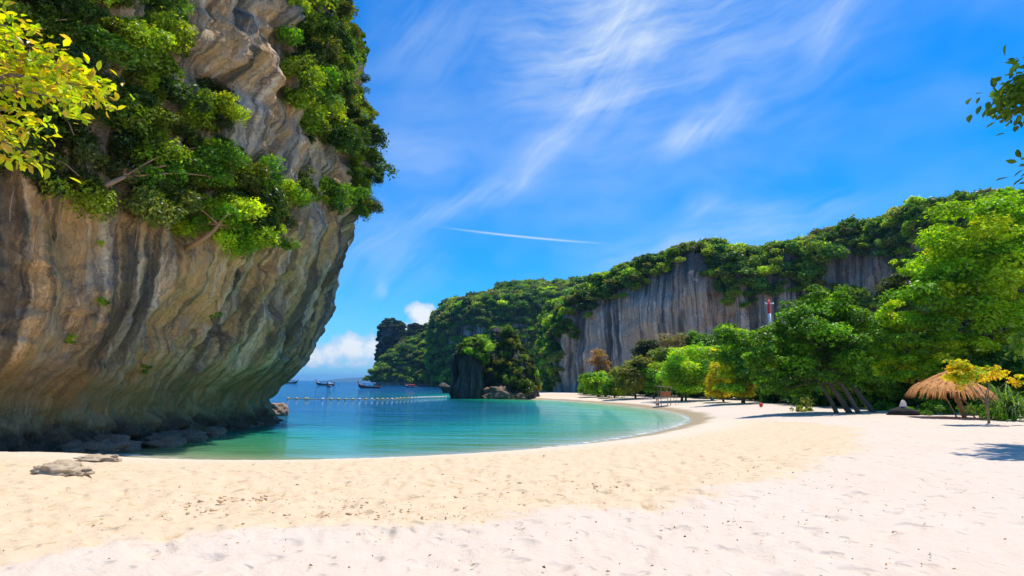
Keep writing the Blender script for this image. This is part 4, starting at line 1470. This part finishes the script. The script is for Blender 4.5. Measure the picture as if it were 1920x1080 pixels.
cliff_shrub('cliff_shrub', 'small shrub with lime leaves right of the curved limb, on dark rock', [(420, 200), (432, 212), (405, 195), (395, 210)], LIME, out=0.6)
cliff_shrub('cliff_shrub', 'sprawling green shrub on the ledge at the upper centre of the cliff', [(470, 330), (490, 325), (560, 368), (545, 362), (520, 350)], MIDG + LIME, leaf=0.18, out=0.6)
for (px, py, lb) in ((135, 640, 'small fern tuft low on the streaked wall, near its left end'), (185, 565, 'fern tuft on the left half of the streaked wall, halfway up'), (275, 687, 'pair of fern tufts just above the olive band, mid wall'), (405, 590, 'dark moss tuft below a dark hollow, right half of the wall'), (190, 462, 'fern tuft under the hanging vegetation at the left')):
    cliff_shrub('fern_tuft', lb, [(px, py)], MIDG + LIME, leaf=0.11, out=0.05, r=(0.14, 0.24))

# broken, oyster-crusted boulders along the foot of the cliff
def boulder_mesh(name, sx, sy, sz, seed, mat, fr=1.6, amp=0.35, sub=4, slab=0.0):
    import bmesh
    bm = bmesh.new()
    bmesh.ops.create_icosphere(bm, subdivisions=sub, radius=1)
    co = np.array([v.co[:] for v in bm.verts])
    n = fbm(co[:, 0] * fr + seed, co[:, 1] * fr + seed * 2, co[:, 2] * fr, 5, 0.55)
    rdg = 1 - 2 * np.abs(pn(co[:, 0] * fr * 1.4 + seed, co[:, 1] * fr * 1.4, co[:, 2] * fr * (1.4 + slab)))
    co = co * (1 + amp * n + amp * 0.35 * rdg)[:, None] * np.array([sx, sy, sz])
    for v, c in zip(bm.verts, co):
        v.co = c
    me = bpy.data.meshes.new(name)
    bm.to_mesh(me)
    bm.free()
    me.polygons.foreach_set('use_smooth', [True] * len(me.polygons))
    me.materials.append(mat)
    return me


M_foot = simple('oyster_rock', (0.22, 0.145, 0.09), 0.9, 0.75, 7.0, 0.9)
M_pink = simple('brown_rock', (0.36, 0.25, 0.18), 0.9, 0.45, 6.0, 0.9)
M_tanrock = simple('tan_rock', (0.47, 0.36, 0.23), 0.9, 0.5, 5.0, 0.9)
foot_meshes = [boulder_mesh('boulder', 1, 1, 0.7, i * 3.1, M_foot, 1.7, 0.5, 3) for i in range(4)]
LP_ = smooth_path(LEFT_PATH, 4)
for i in range(46):
    px = RNG.uniform(-40, 505)
    py = np.interp(px, [-40, 0, 150, 300, 400, 505], [848, 846, 842, 829, 812, 790]) + RNG.uniform(-14, 4)
    p = at_z(px, py, 0.15)
    o = link('boulder', foot_meshes[i % 4] if px < 300 or RNG.random() < 0.5 else foot_meshes[i % 4], cliff, (p[0], p[1], 0.05 + RNG.uniform(-0.1, 0.15)))
    q = RNG.uniform(0.3, 0.75)
    o.scale = (q * RNG.uniform(0.8, 1.5), q * RNG.uniform(0.8, 1.4), q * RNG.uniform(0.6, 0.9))
    o.rotation_euler = (0, 0, RNG.uniform(0, 6.28))
pink_meshes = [boulder_mesh('boulder', 1, 1, 0.7, 40 + i * 3.1, M_pink, 1.9, 0.45, 3) for i in range(2)]
for i, (px, py, q) in enumerate(((345, 812, .55), (372, 806, .6), (395, 808, .5), (420, 802, .55), (330, 818, .4), (360, 817, .4), (445, 798, .5))):
    p = at_z(px, py, 0.1)
    o = link('boulder', pink_meshes[i % 2], cliff, (p[0], p[1], 0.05))
    o.scale = (q * 1.5, q, q * 0.7)
    o.rotation_euler = (0, 0, i * 1.7)

p = at_z(516, 778, 0)
o = link('boulder', boulder_mesh('boulder', 1.1, 0.9, 0.75, 5.5, M_pink, 1.4, 0.35, 4), None, (p[0], p[1], 0.25), label='reddish brown boulder in the water at the seaward foot of the overhanging cliff', category='rock')
p = on_ground(118, 888)
o = link('beach_rock', boulder_mesh('beach_rock', 0.46, 0.34, 0.17, 12.3, M_tanrock, 1.7, 0.42, 4, 2.5), None, (p[0], p[1], p[2] + 0.06), label='grey tan layered rock lying on the sand, the nearer and left of two', category='rock')
o.rotation_euler = (0, 0.05, 0.15)
p = on_ground(186, 864)
o = link('beach_rock', boulder_mesh('beach_rock', 0.48, 0.30, 0.12, 22.7, M_tanrock, 1.9, 0.45, 4, 2.5), None, (p[0], p[1], p[2] + 0.03), label='flat tan rock at the water edge, the farther and right of two', category='rock')

# undercut rock and black boulders by the stacks
o, V, Fq = loft_obj('mushroom_rock', [(718, 829, 834), (721, 825, 839), (725, 823, 845), (729, 827, 843), (733, 830, 841), (737, 830, 841), (740, 829, 842)], 175, 0.8, 40, 50, 0.35, 0.5, M_dark, None, 2)
o['label'], o['category'] = 'small undercut mushroom shaped rock in the water left of the dark stacks', 'rock'
for i, (px, py, q, lb) in enumerate(((931, 736, 1.9, 'grey black boulder between the two rock stacks, the largest'), (950, 738, 1.2, 'low dark boulder right of the largest one by the stacks'), (915, 740, 1.2, 'dark boulder at the waterline left of the largest one by the stacks'), (975, 741, 1.0, 'flat dark rock at the edge of the sand spit'))):
    p = at_y(px, py, 116)
    o = link('boulder', boulder_mesh('boulder', q * 1.2, q, q * 0.85, 60 + i * 7, M_foot, 1.5, 0.5, 4), None, (p[0], p[1], 0.3 if i else 0.9), label=lb, category='rock')


# ------------------------------------------------------------------ thatched parasol
M_thatch = simple('thatch', (0.76, 0.29, 0.08), 0.85, 0.6, 9.0)
M_pole = simple('pole_wood', (0.42, 0.22, 0.09), 0.75, 0.35, 6.0, 0.3)
M_wood = simple('weathered_wood', (0.42, 0.34, 0.25), 0.85, 0.35, 5.0, 0.3)
M_orange = simple('orange_board', (0.55, 0.17, 0.06), 0.7, 0.25, 4.0)
M_red = simple('red_paint', (0.62, 0.015, 0.015), 0.5, 0.15, 2.0)
M_white = simple('white_paint', (0.78, 0.78, 0.78), 0.5, 0.08, 2.0)
M_pinkc = simple('pink_cloth', (0.62, 0.10, 0.26), 0.9, 0.2, 8.0)
M_skin = simple('skin', (0.42, 0.25, 0.17), 0.6, 0.1, 6.0)
M_greyc = simple('grey_cloth', (0.38, 0.42, 0.40), 0.9, 0.2, 8.0)
M_hair = simple('hair', (0.02, 0.016, 0.014), 0.6, 0.3, 20.0)
M_hull = simple('dark_hull', (0.05, 0.04, 0.045), 0.6, 0.4, 2.0)
M_blue = simple('blue_canvas', (0.05, 0.17, 0.40), 0.8, 0.2, 2.0)
M_yellow = simple('yellow_float', (0.75, 0.50, 0.08), 0.5, 0.15, 3.0)
M_teal = simple('teal_paint', (0.02, 0.24, 0.26), 0.6, 0.15, 3.0)
M_black = simple('black_rubber', (0.012, 0.012, 0.012), 0.95, 0.3, 3.0)


def parasol():
    b = on_ground(1811, 783)
    root = thing('thatched_parasol', 'orange brown thatched beach parasol on a slanting post at the right', 'parasol', tuple(b))
    Y = b[1]
    apex = at_y(1779, 695, Y) - b
    cx = at_y(1781, 735, Y) - b
    rim_r = (at_y(1860, 738, Y)[0] - at_y(1704, 738, Y)[0]) / 2
    rim_z = cx[2]
    tilt = 0.05
    rim_r *= 0.80
    mb = MB()
    mb.tube(curve_pts((0, 0, -0.4), apex + np.array([0.12, 0, -0.15]), 0.012, 7), [0.13, 0.125, 0.12, 0.115, 0.11, 0.10, 0.09], 10, 0.04)
    mb.build('post', M_pole, root, True)
    for fx, fy, tx in ((-0.33, 0.25, -0.55), (0.82, 0.1, -0.25), (0.95, -0.35, 0.0), (0.45, 0.7, 0.2)):
        mb = MB()
        mb.tube(curve_pts((fx, fy, -0.15), (tx + cx[0] * 0.75, fy * 0.5, rim_z * 0.98), 0.01, 5), [0.045, 0.045, 0.04, 0.038, 0.035], 7, 0.05)
        mb.build('prop', M_pole, root, True)
    for k in range(10):                      # rafters under the thatch
        a = 2 * math.pi * k / 10
        mb = MB()
        mb.tube([apex - np.array([0, 0, 0.06]), (cx[0] + math.cos(a) * rim_r * 0.9, math.sin(a) * rim_r * 0.9, rim_z + 0.08 - tilt * math.cos(a) * rim_r)], [0.035, 0.025], 6)
        mb.build('rafter', M_pole, root)
    # overlapping palm strips in tiers
    V, Fs = [], []
    for tier in range(6):
        u0 = tier / 6.0
        n = int(70 + 230 * u0)
        for i in range(n):
            a = RNG.uniform(0, 2 * math.pi)
            us, ue = max(0, u0 - 0.06 + RNG.normal() * 0.03), u0 + 0.27 + RNG.uniform(-0.05, 0.09)
            pts = []
            for u in np.linspace(us, ue, 4):
                rr = rim_r * u
                prof = apex[2] + (rim_z - apex[2]) * (u ** 1.15)
                prof -= max(0, u - 0.96) * 1.6
                da = RNG.normal() * 0.012
                pts.append(np.array([apex[0] + (cx[0] - apex[0]) * min(u, 1) + math.cos(a + da) * rr, math.sin(a + da) * rr,
                                     prof + 0.02 * (tier) + RNG.normal() * 0.022 - tilt * math.cos(a) * rr]))
            sd = np.array([-math.sin(a), math.cos(a), RNG.normal() * 0.35])
            sd /= np.linalg.norm(sd)
            w = RNG.uniform(0.018, 0.045)
            bI = len(V)
            for q, p in enumerate(pts):
                ww = w * (1, 1.2, 0.9, 0.15)[q]
                V += [p - sd * ww, p + sd * ww]
            for q in range(3):
                Fs.append((bI + 2 * q, bI + 2 * q + 1, bI + 2 * q + 3, bI + 2 * q + 2))
    link('thatch', make_mesh('thatch', np.array(V), np.array(Fs), M_thatch, smooth=False), root, kind='stuff')
    # solid underlayer of thatch
    na, nr = 48, 8
    G = []
    for i in range(na):
        a = 2 * math.pi * i / na
        for j in range(nr):
            u = j / (nr - 1) * 0.99
            G.append((apex[0] + (cx[0] - apex[0]) * u + math.cos(a) * rim_r * u, math.sin(a) * rim_r * u, apex[2] + (rim_z - apex[2]) * u ** 1.15 - 0.02 - tilt * math.cos(a) * rim_r * u + 0.03 * math.sin(i * 2.7 + j)))
    link('thatch_bed', make_mesh('thatch_bed', np.array(G), grid_faces(na, nr, True), M_thatch), root)


parasol()


# ------------------------------------------------------------------ stilt hut, warning mast, small things under the trees
def hut():
    b = ground_at(1246, 80)
    root = thing('stilt_hut', 'small open wooden hut on stilts at the edge of the trees', 'hut', tuple(b))
    k = 80 / F
    W, D = 20 * k, 1.7
    fl, rf = 1.25, 2.55
    for x in (-W / 2 + 0.1, W / 2 - 0.1):
        for y in (-D / 2 + 0.1, D / 2 - 0.1):
            mb = MB()
            mb.tube([(x, y, -0.3), (x * 1.02, y, rf)], [0.06, 0.05], 7)
            mb.build('stilt', M_wood, root, True)
    for i in range(7):
        mb = MB()
        mb.box((0, -D / 2 + 0.12 + i * (D - 0.24) / 6, fl), (W, 0.23, 0.06))
        mb.build('floor_board', M_wood, root)
    for i in range(3):
        mb = MB()
        mb.box((0, -D / 2 + 0.02, fl + 0.16 + i * 0.19), (W * 0.92, 0.03, 0.17))
        mb.build('front_board', M_orange, root)
    mb = MB()
    mb.box((0, D / 2 - 0.02, fl + 0.35), (W * 0.92, 0.03, 0.6))
    mb.build('back_wall', M_orange, root)
    mb = MB()
    mb.box((0, -D / 2 - 0.03, fl + 0.68), (W, 0.06, 0.07))
    mb.build('rail', M_wood, root)
    roof = MB()
    R_ = Matrix.Rotation(math.radians(5), 3, 'Y')
    for i in range(9):
        roof.box((0.0, -D / 2 - 0.15 + i * (D + 0.3) / 8, rf + 0.06 + 0.02 * (i % 2)), (W * 1.35, 0.26, 0.05), R_)
    roof.build('roof', M_wood, root)
    lad = MB()
    for x in (W / 2 + 0.1, W / 2 + 0.55):
        lad.tube([(x + 0.5, -D / 2, -0.1), (x, -D / 2, fl + 0.3)], 0.03, 6)
    for i in range(5):
        q = i / 5 + 0.1
        lad.tube([(W / 2 + 0.1 + 0.5 * (1 - q), -D / 2, q * (fl + 0.3)), (W / 2 + 0.55 + 0.5 * (1 - q), -D / 2, q * (fl + 0.3))], 0.025, 6)
    lad.build('ladder', M_wood, root)


hut()


def mast():
    Y = 100.0
    b = ground_at(1452, Y)
    root = thing('warning_mast', 'red and white striped mast with pale loudspeaker horns above the dark tree', 'mast', tuple(b))
    top = at_y(1441, 562, Y) - b
    n = 7
    for i in range(n):
        a, c = i / n, (i + 1) / n
        mb = MB()
        mb.tube([top * a, top * c], [0.34 - 0.12 * a, 0.34 - 0.12 * c], 10)
        mb.build('mast_section', M_red if i % 2 == 0 else M_white, root, True)
    for sx in (-1, 1):
        for dz in (0.0,):
            mb = MB()
            p = top - np.array([0, 0, 0.7 + dz])
            mb.tube([p, p + np.array([sx * 0.3, -0.1, 0]), p + np.array([sx * 0.5, -0.2, 0]), p + np.array([sx * 0.75, -0.35, 0])], [0.05, 0.06, 0.09, 0.17], 10)
            mb.build('horn', M_white, root, True)
    mb = MB()
    mb.tube([top, top + np.array([0, 0, 0.9])], [0.05, 0.02], 6)
    mb.build('lightning_rod', M_red, root)


mast()


def seated_person():
    b = ground_at(1232, 82)
    root = thing('person', 'person in a bright pink top sitting on the sand left of the stilt hut', 'person', tuple(b))
    J = {'pel': (0, 0, 0.14, .15, .12), 'belly': (0, .03, .30, .14, .11), 'chest': (0, .05, .48, .16, .11), 'neck': (0, .05, .62, .05, .05), 'head': (0, .03, .73, .085, .10), 'crown': (0, .03, .82, .07, .08)}
    E = [('pel', 'belly'), ('belly', 'chest'), ('chest', 'neck'), ('neck', 'head'), ('head', 'crown')]
    for s_, n in ((-1, 'l'), (1, 'r')):
        J.update({n + 'sh': (s_ * .19, .05, .55, .06, .06), n + 'el': (s_ * .24, -.08, .34, .045, .045), n + 'wr': (s_ * .14, -.30, .36, .03, .03), n + 'ha': (s_ * .12, -.38, .36, .035, .02),
                  n + 'hip': (s_ * .11, -.04, .12, .10, .10), n + 'kn': (s_ * .15, -.42, .40, .065, .065), n + 'an': (s_ * .13, -.56, .07, .04, .04), n + 'to': (s_ * .14, -.74, .04, .04, .03)})
        E += [('chest', n + 'sh'), (n + 'sh', n + 'el'), (n + 'el', n + 'wr'), (n + 'wr', n + 'ha'), ('pel', n + 'hip'), (n + 'hip', n + 'kn'), (n + 'kn', n + 'an'), (n + 'an', n + 'to')]
    keys = list(J)
    me = bpy.data.meshes.new('body')
    me.from_pydata([J[k][:3] for k in keys], [(keys.index(a), keys.index(c)) for a, c in E], [])
    o = link('body', me, root)
    sk = o.modifiers.new('skin', 'SKIN')
    layer = me.skin_vertices[0] if me.skin_vertices else None
    if layer is None:
        bpy.context.view_layer.objects.active = o
        layer = me.attributes and (me.skin_vertices[0] if me.skin_vertices else None)
    if layer is not None:
        for i, k in enumerate(keys):
            layer.data[i].radius = J[k][3:]
        layer.data[0].use_root = True
    ss = o.modifiers.new('smooth', 'SUBSURF')
    ss.levels = ss.render_levels = 1
    me.materials.append(M_skin)
    top = MB()
    top.tube([(0, 0.0, 0.12), (0, .03, .30), (0, .05, .46), (0, .05, .585)], [.185, .17, .195, .12], 12)
    for s_ in (-1, 1):
        top.tube([(s_ * .15, .05, .55), (s_ * .215, -.02, .44)], [.085, .075], 8)
    top.build('shirt', M_pinkc, root, True)
    tr = MB()
    for s_ in (-1, 1):
        tr.tube([(s_ * .08, .02, .13), (s_ * .15, -.41, .40), (s_ * .14, -.50, .20)], [.13, .09, .07], 9)
    tr.build('trousers', M_greyc, root, True)
    hb = MB()
    hb.tube([(0, .06, .70), (0, .055, .78), (0, .04, .86)], [.085, .105, .055], 10)
    hb.build('hair', M_hair, root, True)


seated_person()

# red float, teal crate, black stump with a white board
b = ground_at(1427, 63)
o = link('red_float', boulder_mesh('red_float', 0.2, 0.2, 0.24, 3.0, M_red, 0.6, 0.08, 3), None, (b[0], b[1], b[2] + 0.24), label='small round bright red float under the dark tree, resting on the sand', category='float')
b = ground_at(1336, 86)
root = thing('teal_bin', 'teal coloured bin in the shade left of the yellow trees', 'bin', tuple(b))
mb = MB()
mb.tube([(0, 0, -0.05), (0, 0, 0.1), (0, 0, 0.82)], [0.24, 0.26, 0.31], 14)
mb.build('body', M_teal, root, True)
mb = MB()
mb.tube([(0, 0, 0.821), (0, 0, 0.86), (0, 0, 0.93)], [0.33, 0.33, 0.2], 14)
mb.build('lid', M_teal, root, True)
b = ground_at(1690, 41)
o = link('tree_stump', boulder_mesh('tree_stump', 0.95, 0.5, 0.36, 9.0, M_black, 1.3, 0.3, 3), None, (b[0], b[1], b[2] + 0.15), label='low black stump on the sand beneath the layered tree', category='stump')
root = thing('white_board', 'white rounded board leaning on the black stump under the trees', 'board', (b[0] + 0.1, b[1] + 0.05, b[2] + 0.45))
bd = MB()
outl = [(-0.30, 0.0), (0.30, -0.02), (0.27, 0.22), (0.15, 0.46), (0.0, 0.60), (-0.14, 0.62), (-0.22, 0.50), (-0.27, 0.25)]
V = [(x, -0.04, z) for x, z in outl] + [(x, 0.04, z) for x, z in outl]
n = len(outl)
bd.add(V, [tuple(range(n)), tuple(range(2 * n - 1, n - 1, -1))] + [(i, i + n, (i + 1) % n + n, (i + 1) % n) for i in range(n)])
bo = bd.build('panel', M_white, root)
root.rotation_euler = (0.25, 0.1, 0.2)


# ------------------------------------------------------------------ boats
def longtail(label, px, py, length, heading, awning, trim, hullm=None):
    p = at_z(px, py, 0.0)
    root = thing('longtail_boat', label, 'boat', (p[0], p[1], -0.05), 'longtail boats at anchor', heading)
    L = length
    n = 15
    V = []
    for i in range(n):
        u = i / (n - 1)
        x = (u - 0.5) * L
        w = 0.105 * L * (math.sin(min(1, u * 1.15 + 0.30) * math.pi * 0.5)) * (1 - max(0, u - 0.45) / 0.55) ** 0.75 + 0.02
        sheer = 0.075 * L + 0.16 * L * max(0, u - 0.5) ** 2 * 4 * 0.85 + 0.02 * L * (1 - u) ** 2
        keel = -0.03 * L + 0.13 * L * max(0, u - 0.72) ** 2 * 9
        for a, h in ((-1, 1), (-0.92, 0.5), (-0.55, 0.12), (0, 0), (0.55, 0.12), (0.92, 0.5), (1, 1)):
            V.append((x, a * w, keel + (sheer - keel) * h))
    F_ = [(i * 7 + j, i * 7 + j + 1, (i + 1) * 7 + j + 1, (i + 1) * 7 + j) for i in range(n - 1) for j in range(6)]
    F_ += [tuple(range(6, -1, -1)), tuple((n - 1) * 7 + j for j in range(7))]
    F_ += [(i * 7, (i + 1) * 7, (i + 1) * 7 + 6, i * 7 + 6) for i in range(1, n - 3)]
    mb = MB()
    mb.add([(a, b_, c - 0.03 * L * 0) for a, b_, c in V], F_)
    mb.build('hull', hullm or M_hull, root)
    st = MB()
    for sgn in (0, 6):
        st.tube([V[i * 7 + sgn] for i in range(n)], 0.012 * L, 5)
    st.build('gunwale', trim, root)
    pr = MB()
    pr.tube([(0.47 * L, 0, 0.16 * L), (0.52 * L, 0, 0.25 * L), (0.54 * L, 0, 0.32 * L)], [0.022 * L, 0.018 * L, 0.012 * L], 6)
    prow = pr.build('prow', hullm or M_hull, root)
    rb = MB()
    rb.tube([(0.515 * L, 0, 0.23 * L), (0.53 * L, 0, 0.27 * L)], [0.03 * L, 0.03 * L], 8)
    rb.build('ribbon', M_red, prow)
    for x in (-0.25, 0.0, 0.22):
        for y in (-1, 1):
            mb = MB()
            mb.tube([(x * L, y * 0.08 * L, 0.05 * L), (x * L, y * 0.08 * L, 0.22 * L)], 0.006 * L, 5)
            mb.build('post', M_wood, root)
    cn = []
    for i in range(6):
        for j in range(5):
            a = (j / 4 - 0.5) * 2
            cn.append(((-0.32 + 0.62 * i / 5) * L, a * 0.105 * L, (0.25 - 0.03 * a * a + 0.004 * math.sin(i * 2)) * L))
    mb = MB()
    fs = [(i * 5 + j, (i + 1) * 5 + j, (i + 1) * 5 + j + 1, i * 5 + j + 1) for i in range(5) for j in range(4)]
    mb.add(cn, fs)
    mb.add([(a, b_, c - 0.012 * L) for a, b_, c in cn], [f[::-1] for f in fs])
    mb.build('awning', awning, root)
    en = MB()
    en.box((-0.47 * L, 0, 0.14 * L), (0.09 * L, 0.05 * L, 0.06 * L))
    en.tube([(-0.47 * L, 0, 0.14 * L), (-0.80 * L, 0.02 * L, 0.02 * L)], 0.008 * L, 5)
    en.build('engine', M_black, root)
    return root


longtail('longtail boat with a blue awning, broadside on near the island', 692, 728, 10.5, math.radians(172), M_blue, M_orange)
longtail('dark longtail boat with pale awning behind another, left of the island', 610, 722.5, 13.0, math.radians(178), M_blue, M_white)
longtail('white trimmed longtail boat pointing at the beach, overlapping the dark one', 616, 726, 9.0, math.radians(-80), M_white, M_white)
longtail('small longtail boat with a red awning close under the far island', 771, 726.5, 7.5, math.radians(165), M_red, M_white)
longtail('dark longtail bow showing beside the overhanging cliff at the horizon', 544, 719, 14.0, math.radians(5), M_hull, M_hull)

# ------------------------------------------------------------------ swim line of floats
bx = [540, 556, 573, 577, 605, 621, 635, 648, 661, 674, 686, 697, 707.5, 717, 726, 735, 744, 751, 758, 765, 772, 778, 783, 787, 791, 795, 799, 803, 807, 811, 815, 819, 823, 827, 831, 836]
pts = []
fl_me = []
for mt_ in (M_yellow, M_white):
    m_ = MB()
    m_.tube([(-0.24, 0, 0), (-0.2, 0, 0), (-0.08, 0, 0), (0.08, 0, 0), (0.2, 0, 0), (0.24, 0, 0)], [0.04, 0.13, 0.19, 0.19, 0.13, 0.04], 10)
    tmp = m_.build('float', mt_, None, True)
    fl_me.append(tmp.data)
    bpy.data.objects.remove(tmp)
for i, x in enumerate(bx):
    y = float(np.interp(x, [538, 600, 650, 735, 750, 790, 830, 840], [747.5, 748.6, 749, 748.6, 747.4, 746, 744.8, 743.6]))
    p = at_z(x, y, 0)
    pts.append(p)
    white = i in (4, 9, 11, 15) or i > 19
    o = link('float', fl_me[1 if white else 0], None, (p[0], p[1], 0.05), category='float', group='floats of the swim line',
             label='small white float strung on the swim line' if white else 'small yellow float strung on the swim line')
    o.rotation_euler[2] = RNG.uniform(-0.3, 0.3)
mb = MB()
mb.tube([tuple(np.array(p) * [1, 1, 0] + [0, 0, 0.03]) for p in pts], 0.035, 5)
mb.build('rope', M_yellow, None, label='thin rope linking the floats across the bay mouth', category='rope')


# ------------------------------------------------------------------ litter on the sand
def litter():
    V, Fs, col = [], [], []
    for i in range(420):
        if i < 200:
            px, py = RNG.uniform(0, 1920), RNG.uniform(900, 1080)
        else:
            px, py = RNG.uniform(300, 1620), RNG.uniform(880, 1010)
        p = at_z(px, py, 1.3)
        z, d = terrain(np.array([p[0]]), np.array([p[1]]))
        if d[0] < 5:
            continue
        p[2] = z[0] + 0.02
        a = RNG.uniform(0, 6.28)
        l = RNG.uniform(0.008, 0.03)
        w = l * RNG.uniform(0.12, 0.5)
        dx = np.array([math.cos(a), math.sin(a), RNG.normal() * 0.25])
        dy = np.array([-math.sin(a), math.cos(a), RNG.normal() * 0.3])
        b = len(V)
        V += [p - dx * l, p - dy * w + [0, 0, 0.012], p + dx * l, p + dy * w]
        c = np.array([(0.16, 0.11, 0.06), (0.28, 0.19, 0.10), (0.38, 0.26, 0.13), (0.10, 0.08, 0.06)][RNG.integers(4)])
        col += [c] * 4
        Fs.append((b, b + 1, b + 2, b + 3))
    link('leaf_litter', make_mesh('leaf_litter', np.array(V), np.array(Fs), M_leaf, {'col': np.array(col)}, smooth=False), None, kind='stuff', label='scattered dry leaf and twig scraps on the sand', category='litter')
    # churned damp clods
    iv, fi = ico()
    V, Fs = [], []
    import bmesh
    spots = [(430, 940, 90, 8, 90), (500, 938, 40, 6, 40), (720, 965, 140, 18, 80), (1000, 930, 260, 26, 130), (800, 985, 160, 14, 90), (560, 975, 120, 14, 50), (300, 960, 200, 25, 90), (1250, 930, 180, 18, 110), (1450, 885, 90, 20, 80), (900, 905, 300, 14, 90)]
    for sx, sy, wx, wy, cnt in spots:
        for _ in range(cnt // 3):
            px, py = sx + RNG.normal() * wx * 0.5, sy + RNG.normal() * wy * 0.6
            p = at_z(px, py, 1.2)
            p[2] = gz(p[0], p[1])
            q = abs(RNG.normal()) * 0.013 + 0.006
            b = len(V) * 1
            pts_ = p + iv[:12] * q * RNG.uniform(0.6, 1.3, (12, 1)) * np.array([1.3, 1.3, 0.7])
            V += list(pts_)
            Fs += [tuple(b + j for j in f) for f in ICO12]
    link('sand_clods', make_mesh('sand_clods', np.array(V), np.array(Fs), M_clod, smooth=True), None, kind='stuff', label='small churned clods of damp sand', category='sand')


import bmesh as _bm
_b = _bm.new()
_bm.ops.create_icosphere(_b, subdivisions=1, radius=1)
ICO12 = [tuple(v.index for v in f.verts) for f in _b.faces]
_b.free()
M_clod = simple('damp_sand', (0.70, 0.50, 0.29), 0.95, 0.25, 12.0)
litter()

# ------------------------------------------------------------------ far hills on the horizon and the sea air
hm = MB()
xs = np.linspace(590, 790, 60)
rng2 = np.random.default_rng(11)
prof = []
for x in xs:
    h = 7.5 * math.exp(-((x - 690) / 34) ** 2) + 4.0 * math.exp(-((x - 640) / 30) ** 2) + 1.2 * rng2.random() * math.exp(-((x - 670) / 60) ** 2)
    p = at_y(x, 716, 9500)
    prof.append((p[0], max(2.0, h * 9500 / F)))
V = []
for x, h in prof:
    V += [(x, 9300, -5), (x, 9450, h * 0.6), (x, 9600, h), (x, 9900, h * 0.7), (x, 10300, -5)]
Fs = [(i * 5 + j, (i + 1) * 5 + j, (i + 1) * 5 + j + 1, i * 5 + j + 1) for i in range(len(prof) - 1) for j in range(4)]
hm.add(V, Fs)
M_hill = simple('far_woods', (0.06, 0.10, 0.05), 0.95, 0.3, 0.01)
hm.build('distant_hills', M_hill, None, True, kind='structure', label='low hills fading into blue on the horizon', category='hills')

hz = MB()
hz.box((0, 0, 50), (27400, 27400, 122))
mt, t, out = new_mat('sea_air')
pv = t.node('ShaderNodeVolumePrincipled', {'Color': (0.25, 0.60, 1.0, 1), 'Density': 9e-5, 'Anisotropy': 0.3})
t.l.new(pv.outputs[0], out.inputs['Volume'])
hz.build('haze', mt, None, kind='stuff', label='thin blue sea haze', category='haze')
